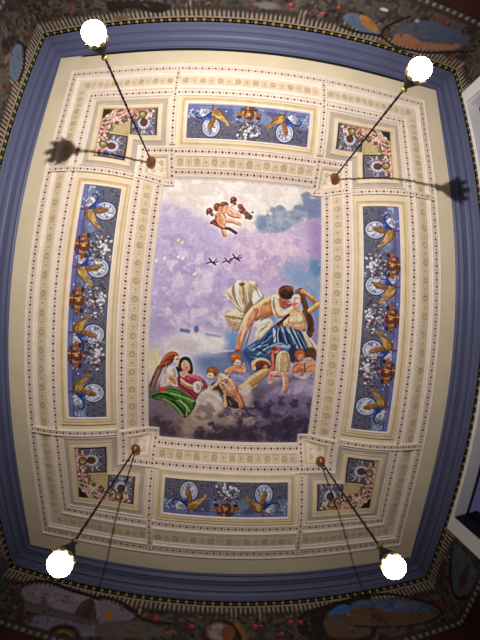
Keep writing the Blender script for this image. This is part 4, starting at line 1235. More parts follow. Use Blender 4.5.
['S',(150,92,70),1,41.6,12.9,0,[(-488,3363),(-304,3269),(-81,3256)]],
['S',(186,124,98),1,27.9,13.0,0,[(-383,3521),(-310,3355)]],
['S',(206,146,116),1,64.7,12.9,0,[(-971,3287),(-1045,3322),(-1132,3395)]],
['S',(222,172,144),1,60.7,13.1,0,[(-440,3580),(-368,3703),(-324,3856)]],
['S',(200,136,108),1,55.7,13.0,0,[(-724,3436),(-606,3404),(-565,3455)]],
['S',(84,36,36),1,54.8,12.8,0,[(-1037,2997),(-919,3069),(-773,2898),(-591,2814),(-372,2819),(-143,2666)]],
['S',(150,70,62),1,32.0,12.8,0,[(-1006,3046),(-865,2949),(-680,2828)]],
['B',(118,66,38),1,0.4,0,-891,3632,120.7,147.4,0.0],
['B',(166,104,62),0.8,0.8,0,-931,3679,53.7,49.3,0.0],
['B',(206,142,110),1,0.3,0,-751,3551,89.1,107.4,0.0],
['S',(96,52,40),1,23.4,18.7,0,[(-780,3589),(-692,3604)]],
['S',(150,70,58),1,23.3,18.6,0,[(-738,3493),(-685,3506)]],
['B',(120,66,38),1,0.4,0,-640,3745,143.2,108.8,0.0],
['B',(170,104,60),0.8,0.8,0,-687,3782,62.7,39.7,0.0],
['B',(222,168,138),1,0.3,0,-559,3622,98.1,93.1,0.0],
['S',(96,52,40),1,23.4,18.7,0,[(-588,3650),(-499,3655)]],
['S',(150,70,58),1,23.3,18.7,0,[(-574,3572),(-520,3575)]],
['N',(88,84,62),0.9,18.8,60.2,0.5,3,[(-165,3757),(-34,3817),(160,3561),(393,3361),(313,3186),(127,3339),(-104,3491)]],
['B',(132,44,48),1,0.5,0,-1151,3462,111.6,109.5,0.0],
['B',(196,104,100),1,0.8,0,-1181,3491,35.8,26.8,0.6],
['B',(78,24,28),1,0.7,0,-1121,3439,55.8,19.4,0.7],
['S',(90,30,34),1,9.3,18.6,0,[(-1216,3434),(-1146,3401),(-1092,3428)]],
['B',(126,40,44),1,0.5,0,-322,3956,112.4,112.7,0.0],
['B',(196,104,100),1,0.8,0,-352,3985,36.0,27.6,0.6],
['B',(78,24,28),1,0.7,0,-292,3933,56.2,20.0,0.7],
['S',(90,30,34),1,9.5,19.0,0,[(-387,3926),(-317,3894),(-263,3922)]],
['B',(156,66,60),1,0.5,0,-62,3676,80.5,79.6,0.0],
['B',(196,104,100),1,0.8,0,-83,3697,25.8,19.5,0.6],
['B',(78,24,28),1,0.7,0,-41,3660,40.2,14.1,0.7],
['S',(90,30,34),1,9.4,18.7,0,[(-109,3655),(-59,3632),(-20,3653)]],
['B',(120,46,42),1,0.5,0,25,3565,80.4,79.1,0.0],
['B',(196,104,100),1,0.8,0,4,3585,25.7,19.4,0.6],
['B',(78,24,28),1,0.7,0,46,3549,40.2,14.0,0.7],
['S',(90,30,34),1,9.3,18.6,0,[(-22,3544),(28,3521),(67,3542)]],
['B',(170,92,78),1,0.5,0,127,3504,62.5,61.3,0.0],
['B',(196,104,100),1,0.8,0,110,3520,20.0,15.0,0.6],
['B',(78,24,28),1,0.7,0,143,3492,31.2,10.9,0.7],
['S',(90,30,34),1,9.3,18.6,0,[(90,3488),(129,3470),(159,3486)]],
['B',(136,56,50),1,0.5,0,250,3368,80.2,78.1,0.0],
['B',(196,104,100),1,0.8,0,229,3389,25.7,19.1,0.6],
['B',(78,24,28),1,0.7,0,271,3353,40.1,13.9,0.7],
['S',(90,30,34),1,9.3,18.5,0,[(203,3347),(252,3325),(292,3346)]],
['B',(104,48,42),1,0.5,0,300,3266,53.4,51.7,0.0],
['B',(196,104,100),1,0.8,0,286,3280,17.1,12.7,0.6],
['B',(78,24,28),1,0.7,0,314,3256,26.7,9.2,0.7],
['S',(90,30,34),1,9.2,18.4,0,[(269,3252),(302,3238),(328,3251)]],
['B',(186,120,100),1,0.5,0,-71,3538,53.5,52.6,0.0],
['B',(196,104,100),1,0.8,0,-86,3551,17.1,12.9,0.6],
['B',(78,24,28),1,0.7,0,-57,3527,26.7,9.3,0.7],
['S',(90,30,34),1,9.3,18.6,0,[(-103,3524),(-70,3509),(-44,3522)]],
['B',(64,74,52),1,0.6,0,-1049,3312,57.8,38.5,95.0],
['B',(64,74,52),1,0.6,0,-1218,3352,58.0,38.7,58.0],
['B',(64,74,52),1,0.6,0,-258,3800,58.2,39.7,280.0],
['B',(64,74,52),1,0.6,0,-386,3841,58.3,39.8,252.0],
['B',(64,74,52),1,0.6,0,77,3598,58.1,39.1,352.0],
['B',(64,74,52),1,0.6,0,193,3432,58.0,38.7,376.0],
['B',(64,74,52),1,0.6,0,341,3347,58.0,38.5,408.0],
['B',(64,74,52),1,0.6,0,157,3284,57.7,38.4,366.0],
['B',(64,74,52),1,0.6,0,-13,3454,57.9,38.8,330.0],
['S',(72,78,60),1,23.6,18.9,0,[(-314,3836),(-270,3710)]],
['S',(72,78,60),1,23.2,18.6,0,[(-1130,3375),(-1058,3263)]]]
fr = Fresco(-A, A, B, -B, 360, (172, 158, 190), seed=4)
fr.run(MAIN)
fr.grain(0.05, 5)
fr.sharpen(0.85, 6)
t = thing('ceiling_painting', 'large central fresco of lovers, cherubs and women on clouds under a lilac sky', 'painting', W(0, 0, 0))
def keep_main(x, y):
    return ~((np.abs(x) > A - NOTCH + 0.004) & (np.abs(y) > B - NOTCH + 0.004))
painted_sheet('canvas', fr, place_vault(0.0015), t, gain=1.15, keep=keep_main)
mb = MB()
sweep(mb, rect(-A + 0.0028, A - 0.0028, -B + 0.0028, B - 0.0028), [(0, 0.0016, 'fillet'), (0.0005, 0.005, 'fillet'), (0.0022, 0.005, 'fillet'), (0.0027, 0.0016, None)])
mb.build('frame', t)

# ------------------------------------------------------------------ blue panels with birds
def bird(f, s, d):
    """one bird on a white roundel; s along the panel, d = +1/-1 the way its golden tail points (panel widths)"""
    rng = f.rng
    g = lambda pts: [(s + d * a, b) for a, b in pts]
    f.blob((40, 44, 76), s, 0.33, 0.285, 0.285, soft=0.10)
    f.blob((214, 218, 232), s, 0.33, 0.255, 0.255, soft=0.08)
    f.blob((104, 112, 170), s, 0.33, 0.222, 0.222, soft=0.08, a=0.9)
    f.blob((206, 210, 228), s, 0.33, 0.200, 0.200, soft=0.2)
    for k in range(34):
        t_ = rng.random() * 2 * math.pi
        r_ = 0.05 + 0.14 * rng.random()
        f.blob([(240, 242, 246), (112, 120, 176), (224, 228, 240), (150, 156, 200), (84, 92, 150)][k % 5], s + r_ * math.cos(t_), 0.33 + r_ * math.sin(t_), 0.045, 0.022, ang=t_, soft=0.4)
    f.poly((206, 208, 222), g([(-0.36, 0.70), (-0.24, 0.62), (-0.10, 0.72), (-0.08, 0.84), (-0.22, 0.86), (-0.34, 0.82)]), sh=0.4)
    for k in range(16):
        f.blob([(236, 236, 242), (134, 132, 166), (178, 176, 200)][k % 3], s + d * (-0.34 + 0.24 * rng.random()), 0.67 + 0.17 * rng.random(), 0.045, 0.024, ang=rng.random() * 3, soft=0.5)
    f.stroke((30, 36, 84), 0.045, g([(-0.46, 0.64), (-0.40, 0.58), (-0.28, 0.57), (-0.16, 0.58)]))
    f.stroke((30, 36, 84), 0.035, g([(-0.40, 0.72), (-0.47, 0.70), (-0.46, 0.62)]))
    f.poly((38, 64, 150), g([(-0.30, 0.58), (-0.14, 0.53), (0.02, 0.50), (0.06, 0.62), (0.02, 0.76), (-0.08, 0.74), (-0.18, 0.66)]), sh=0.5)
    f.stroke((84, 130, 190), 0.035, g([(-0.16, 0.58), (-0.04, 0.52), (0.0, 0.40)]))
    f.poly((168, 126, 62), g([(0.02, 0.58), (0.10, 0.60), (0.22, 0.57), (0.38, 0.48), (0.52, 0.36), (0.48, 0.54), (0.38, 0.66), (0.30, 0.78), (0.16, 0.86), (0.06, 0.84), (0.00, 0.72)]), sh=0.6)
    for k in range(30):
        u = rng.random()
        a0, b0 = 0.04 + 0.34 * u, 0.80 - 0.26 * u + (rng.random() - 0.5) * 0.16 * (1 - 0.4 * u)
        f.stroke([(214, 176, 96), (112, 76, 40), (190, 150, 84), (140, 100, 52), (232, 204, 140)][k % 5], 0.018, g([(a0, b0), (a0 + 0.09, b0 - 0.02 - 0.06 * u)]), a=0.85)
    f.poly((140, 96, 50), g([(-0.07, 0.24), (0.02, 0.28), (0.09, 0.42), (0.12, 0.60), (0.02, 0.66), (-0.05, 0.52), (-0.10, 0.36)]), sh=0.6)
    for k in range(14):
        u = rng.random()
        f.stroke([(204, 164, 96), (92, 62, 36), (176, 130, 70)][k % 3], 0.016, g([(-0.05 + 0.10 * u, 0.30 + 0.26 * u), (-0.02 + 0.10 * u, 0.37 + 0.26 * u)]), a=0.85)
    f.stroke((112, 62, 72), 0.05, g([(0.02, 0.82), (0.02, 0.92), (0.0, 1.0)]))

def urn(f, s, rng):
    for sx in (-1, 1):
        f.blob((138, 80, 42), s + sx * 0.24, 0.76, 0.13, 0.075, soft=0.3, sh=0.5)
        f.blob((70, 34, 24), s + sx * 0.28, 0.66, 0.07, 0.05, soft=0.4)
        f.blob((206, 138, 74), s + sx * 0.17, 0.79, 0.055, 0.04, soft=0.5)
        f.blob((84, 44, 30), s + sx * 0.20, 0.90, 0.06, 0.04, soft=0.4)
        f.blob((196, 120, 62), s + sx * 0.30, 0.80, 0.03, 0.025, soft=0.5)
    f.poly((112, 58, 34), [(s - .12, 1.0), (s - .17, .93), (s - .08, .88), (s - .15, .80), (s - .14, .66), (s - .07, .58), (s + .07, .58), (s + .14, .66), (s + .15, .80), (s + .08, .88), (s + .17, .93), (s + .12, 1.0)], sh=0.6)
    f.stroke((214, 150, 84), 0.035, [(s - .05, .97), (s - .04, .84), (s - .07, .68)])
    f.stroke((62, 28, 20), 0.03, [(s - .15, .88), (s, .87), (s + .15, .88)])
    f.stroke((74, 38, 28), 0.03, [(s - .12, .64), (s, .63), (s + .12, .64)])
    f.blob((222, 176, 124), s, .75, .04, .05, soft=.5)
    for k in range(130):
        a = rng.normal(0, 0.21); b = 0.32 + rng.normal(0, 0.14)
        if abs(a) > 0.46 or not 0.04 < b < 0.60:
            continue
        c = [(202, 198, 214), (60, 54, 62), (168, 164, 188), (52, 48, 60), (124, 100, 92), (136, 128, 152), (92, 60, 48)][k % 7]
        f.blob(c, s + a, b, 0.030 + 0.018 * rng.random(), 0.022, ang=rng.random() * 3, soft=0.5)
    for k in range(12):
        a = rng.normal(0, 0.13); b = 0.22 + rng.normal(0, 0.07)
        f.blob((236, 234, 240), s + a, b, 0.045, 0.028, ang=rng.random() * 3, soft=0.4)

def bird_panel(L, birds_, urns_, seed):
    f = Fresco(0, L, 0, 1, int(86 * L), (84, 90, 132), seed=seed, ss=2)
    rng = np.random.default_rng(seed)
    f.poly((98, 98, 122), [(0, 0), (L, 0), (L, .5), (0, .5)], smooth=False, soft=0.12)
    f.poly((106, 110, 172), [(0, .86), (L, .86), (L, 1), (0, 1)], smooth=False, soft=0.015)
    f.cloud((132, 146, 186), [(0, .5), (L, .5), (L, .9), (0, .9)], .8, .05, .3, .5, 3)
    for k in range(int(75 * L)):
        x, y = rng.random() * L, 0.03 + rng.random() * 0.52
        c = [(40, 44, 74), (58, 56, 66), (138, 124, 92), (66, 74, 116), (104, 96, 82)][k % 5]
        f.blob(c, x, y, 0.022 + 0.02 * rng.random(), 0.018, ang=rng.random() * 3, soft=0.5, a=0.85)
    for k in range(int(5 * L)):
        f.blob((206, 212, 228), rng.random() * L, 0.55 + rng.random() * 0.4, 0.025, 0.018, soft=0.6)
    for a in (0.10, L - 0.10):
        for k in range(6):
            f.blob((176, 190, 216), a + 0.12 * (rng.random() - .5), 0.62 + 0.28 * rng.random(), 0.04, 0.025, ang=rng.random() * 3, soft=0.5)
    f.stroke((70, 74, 130), 0.018, [(0, .865), (L, .865)])
    for s, d in birds_:
        bird(f, s, d)
    for s in urns_:
        urn(f, s, rng)
    f.stroke((40, 42, 80), 0.03, [(0, .008), (L, .008)])
    f.grain(0.14, 4)
    f.sharpen(0.5, 4)
    return f

PW = 0.1204
LL, LS = 2 * 0.3878 / PW, 2 * 0.215 / 0.1178
f_long = bird_panel(LL, [(LL * .112, 1), (LL * .362, 1), (LL * .638, -1), (LL * .888, -1)], [LL * .272, LL * .5, LL * .728], 11)
f_short = bird_panel(LS, [(LS * .2, 1), (LS * .8, -1)], [LS * .5], 12)
c_long, c_short = f_long.colours(), f_short.colours()
def panel_frame(poly, parent):
    mb = MB()
    sweep(mb, poly, [(-0.0015, 0.002, 'fillet'), (0.0, 0.008, 'fillet'), (0.004, 0.008, 'fillet'), (0.0045, 0.0045, 'cream'), (0.0115, 0.0045, 'tan'),
                     (0.0125, 0.0065, 'tan'), (0.0185, 0.0035, 'tan'), (0.0195, 0.0075, 'cream'), (0.0235, 0.0075, 'cream'), (0.0245, 0.001, None)])
    mb.build('frame', parent)
PANELS = [
    ('left', 'long blue bird panel beside the two women in green and red', -1),
    ('right', 'long blue bird panel beside the kissing couple, nearest the white window', 1),
    ('top', 'short blue bird panel beyond the flying cherub with roses', 1),
    ('bottom', 'short blue bird panel below the dark clouds at the foot of the painting', -1),
]
for side, label, s in PANELS:
    long_ = side in ('left', 'right')
    c = (0.476, 0) if long_ else (0, 0.65)
    t = thing('painted_panel', label, 'painted panel', WV(s * c[0], s * c[1]), 'blue bird panels round the central painting')
    if long_:
        def place(u, v, s=s):
            x = s * (0.4158 + v * PW); y = 0.3878 - u / LL * 2 * 0.3878
            return place_vault(0.0025)(x, y)
        painted_sheet('canvas', f_long, place, t, gain=0.9, cols=c_long)
        x0, x1 = sorted((s * 0.4158, s * 0.5362))
        panel_frame(rect(x0, x1, -0.3878, 0.3878), t)
    else:
        def place(u, v, s=s):
            y = s * (0.5909 + v * 0.1178); x = -0.215 + u / LS * 2 * 0.215
            return place_vault(0.0025)(x, y)
        painted_sheet('canvas', f_short, place, t, gain=0.9, cols=c_short)
        y0, y1 = sorted((s * 0.5909, s * 0.7087))
        panel_frame(rect(-0.215, 0.215, y0, y1), t)

# ------------------------------------------------------------------ corner panels and lamp squares
LP = [(0.3205, 0.694), (0.3205, 0.600), (0.4235, 0.592), (0.4205, 0.497), (0.524, 0.497), (0.528, 0.694)]
LP = [(0.3205, 0.695), (0.3205, 0.602), (0.4225, 0.602), (0.4225, 0.4965), (0.5255, 0.4965), (0.5255, 0.695)]
def corner_fresco():
    X0, X1, Y0, Y1 = LP[0][0], LP[4][0], LP[3][1], LP[0][1]
    f = Fresco(X0, X1, Y1, Y0, 150, (206, 184, 138), seed=21)
    rng = np.random.default_rng(21)
    def square(cx, cy, toward):
        s = 0.049
        f.poly((52, 40, 46), [(cx - s, cy - s), (cx + s, cy - s), (cx + s, cy + s), (cx - s, cy + s)], smooth=False)
        s = 0.044
        f.poly((112, 104, 122), [(cx - s, cy - s), (cx + s, cy - s), (cx + s, cy + s), (cx - s, cy + s)], smooth=False)
        for k in range(150):
            a = rng.random() * 2 * math.pi; r = 0.016 + 0.034 * rng.random()
            x, y = cx + r * math.cos(a), cy + r * math.sin(a)
            if max(abs(x - cx), abs(y - cy)) > 0.040:
                continue
            f.blob([(214, 212, 220), (66, 56, 74), (180, 174, 190), (96, 72, 74)][k % 4], x, y, 0.0052, 0.0018, ang=-a, soft=0.5)
        f.blob((70, 62, 92), cx, cy, 0.0265, 0.0265, soft=0.15)
        f.blob((218, 220, 234), cx, cy, 0.024, 0.024, soft=0.3)
        for k in range(12):
            a = k * math.pi / 6
            f.stroke((150, 152, 190), 0.0022, [(cx + .012 * math.cos(a), cy + .012 * math.sin(a)), (cx + .023 * math.cos(a), cy + .023 * math.sin(a))])
        f.blob((58, 34, 36), cx, cy, 0.0140, 0.0140, soft=0.15)
        f.blob((112, 58, 44), cx, cy, 0.0116, 0.0108, soft=0.4)
        px_, py_ = cx + toward[0], cy + toward[1]
        f.blob((52, 50, 40), px_, py_, 0.0145, 0.0145, soft=0.2)
        f.blob((150, 140, 84), px_, py_, 0.0115, 0.0115, soft=0.4)
        f.blob((216, 206, 150), px_ + .002, py_ + .003, 0.005, 0.004, soft=0.6)
    square(0.3705, 0.6465, (0.006, 0.026))
    square(0.4740, 0.5475, (0.028, 0.003))
    for k in range(5):
        f.stroke((176, 150, 104), 0.002, [(0.424, 0.600), (0.428 + 0.018 * k, 0.672 - 0.015 * k)], a=0.7)
    f.poly((50, 42, 42), [(0.486, 0.695), (0.5255, 0.695), (0.5255, 0.652), (0.506, 0.664)], smooth=False, soft=0.003)
    path = np.array([(0.352, 0.684), (0.392, 0.682), (0.430, 0.678), (0.465, 0.667), (0.492, 0.646), (0.507, 0.616), (0.512, 0.580), (0.514, 0.546), (0.515, 0.522)])
    path = smooth_closed(path, False)
    pal = [(222, 156, 144), (242, 216, 204), (184, 100, 88), (246, 230, 220), (92, 98, 66), (230, 182, 166), (128, 66, 58), (240, 198, 186), (210, 140, 122)]
    for k in range(1500):                      # garland of pink flowers round the outer corner
        p = path[int(rng.random() * len(path))]
        sd = 0.0065 + 0.0055 * math.sin(math.pi * min(1, max(0, (p[0] - 0.35) / 0.17)))
        x, y = p[0] + rng.normal(0, sd), p[1] + rng.normal(0, sd)
        if x > 0.523 or y > 0.693:
            continue
        f.blob(pal[k % 9], x, y, 0.0040 + 0.0035 * rng.random(), 0.0040, ang=rng.random() * 3, soft=0.5)
    for k in range(70):
        p = path[int((0.2 + 0.6 * rng.random()) * len(path))]
        f.blob([(84, 96, 58), (64, 74, 52), (90, 100, 64)][k % 3], p[0] - 0.017 + rng.normal(0, .005), p[1] - 0.016 + rng.normal(0, .005), 0.0034, 0.0024, ang=rng.random() * 3, soft=0.5)
    for px_, py_ in ((0.3765, 0.6725), (0.502, 0.5505)):
        f.blob((52, 50, 40), px_, py_, 0.0145, 0.0145, soft=0.2)
        f.blob((150, 140, 84), px_, py_, 0.0115, 0.0115, soft=0.4)
        f.blob((216, 206, 150), px_ + .002, py_ + .003, 0.005, 0.004, soft=0.6)
    f.stroke((96, 70, 58), 0.004, [(0.3215, 0.694), (0.524, 0.694)])
    f.stroke((96, 70, 58), 0.004, [(0.5245, 0.694), (0.5245, 0.498)])
    f.grain(0.08, 4)
    f.sharpen(0.5, 4)
    return f
f_corner = corner_fresco()
c_corner = f_corner.colours()
CORNERS = [(-1, 1, 'the pale cloudless sky corner', 'left of the flying cherub'), (1, 1, 'the blue-grey cloud bank', 'nearest the blue-grey cloud bank'),
           (1, -1, 'the dark clouds beneath the couple', 'below the kissing couple'), (-1, -1, 'the woman in green', 'below the woman in green')]
for sx, sy, near, lamp_near in CORNERS:
    t = thing('corner_panel', 'stepped ceiling panel of pink flowers and two discs, nearest ' + near, 'painted panel',
              WV(sx * 0.45, sy * 0.62), 'stepped flower panels in the ceiling corners')
    def place(u, v, sx=sx, sy=sy):
        return place_vault(0.0025)(sx * u, sy * v)
    painted_sheet('canvas', f_corner, place, t, gain=0.9, keep=lambda u, v: ~((u < LP[2][0]) & (v < LP[1][1])), cols=c_corner)
    poly = [(sx * x, sy * y) for x, y in LP]
    mb = MB()
    sweep(mb, poly, [(-0.0015, 0.002, 'tan'), (0.0, 0.006, 'tan'), (0.002, 0.006, 'cream'), (0.0145, 0.004, 'tan'), (0.0155, 0.007, 'tan'), (0.0185, 0.007, 'tan'),
                     (0.0195, 0.003, 'greyband'), (0.033, 0.003, 'fillet'), (0.034, 0.0075, 'fillet'), (0.0362, 0.0075, 'fillet'), (0.0368, 0.001, None)])
    mb.build('frame', t)
    # square block from which the lamp rod hangs
    q = thing('square_panel', 'small square beaded ceiling panel holding a rod, nearest ' + near, 'ceiling panel',
              WV(sx * 0.3165, sy * 0.503), 'square rod panels at the corners of the painting')
    mb = MB()
    a, b = sx * 0.285, sx * 0.349
    c, d = sy * 0.4735, sy * 0.5325
    core = rect(min(a, b), max(a, b), min(c, d), max(c, d))
    xs, ys = sorted((a, b)), sorted((c, d))
    fill(mb, xs[0], xs[1], ys[0], ys[1], 0.005, 'fillet')
    sweep(mb, core, [(0, 0.005, 'tan'), (0.001, 0.010, 'tan'), (0.004, 0.010, 'cream'), (0.0085, 0.012, 'fillet'), (0.012, 0.012, 'fillet'), (0.0128, 0.0095, 'pink'),
                     (0.0275, 0.0095, 'fillet'), (0.0282, 0.012, 'fillet'), (0.0312, 0.012, 'fillet'), (0.0322, 0.0, None)])
    o_ = 0.0205
    beads(mb, xs[0] - o_, ys[0] - o_, xs[1] + o_, ys[0] - o_, 0.0095)
    beads(mb, xs[0] - o_, ys[1] + o_, xs[1] + o_, ys[1] + o_, 0.0095)
    beads(mb, xs[0] - o_, ys[0] - o_, xs[0] - o_, ys[1] + o_, 0.0095)
    beads(mb, xs[1] + o_, ys[0] - o_, xs[1] + o_, ys[1] + o_, 0.0095)
    mb.build('frame', q)
    mb = MB()
    cx, cy = (a + b) / 2, (c + d) / 2
    for k in range(4):
        t_ = k * math.pi / 2 + math.pi / 4
        ring_mark(mb, cx + 0.020 * math.cos(t_), cy + 0.020 * math.sin(t_), 0.003, 0.0075, 0.0055, 'tan', 8)
    ring_mark(mb, cx, cy, 0.015, 0.018, 0.0055, 'tan', 20)
    mb.build('rosette', q)

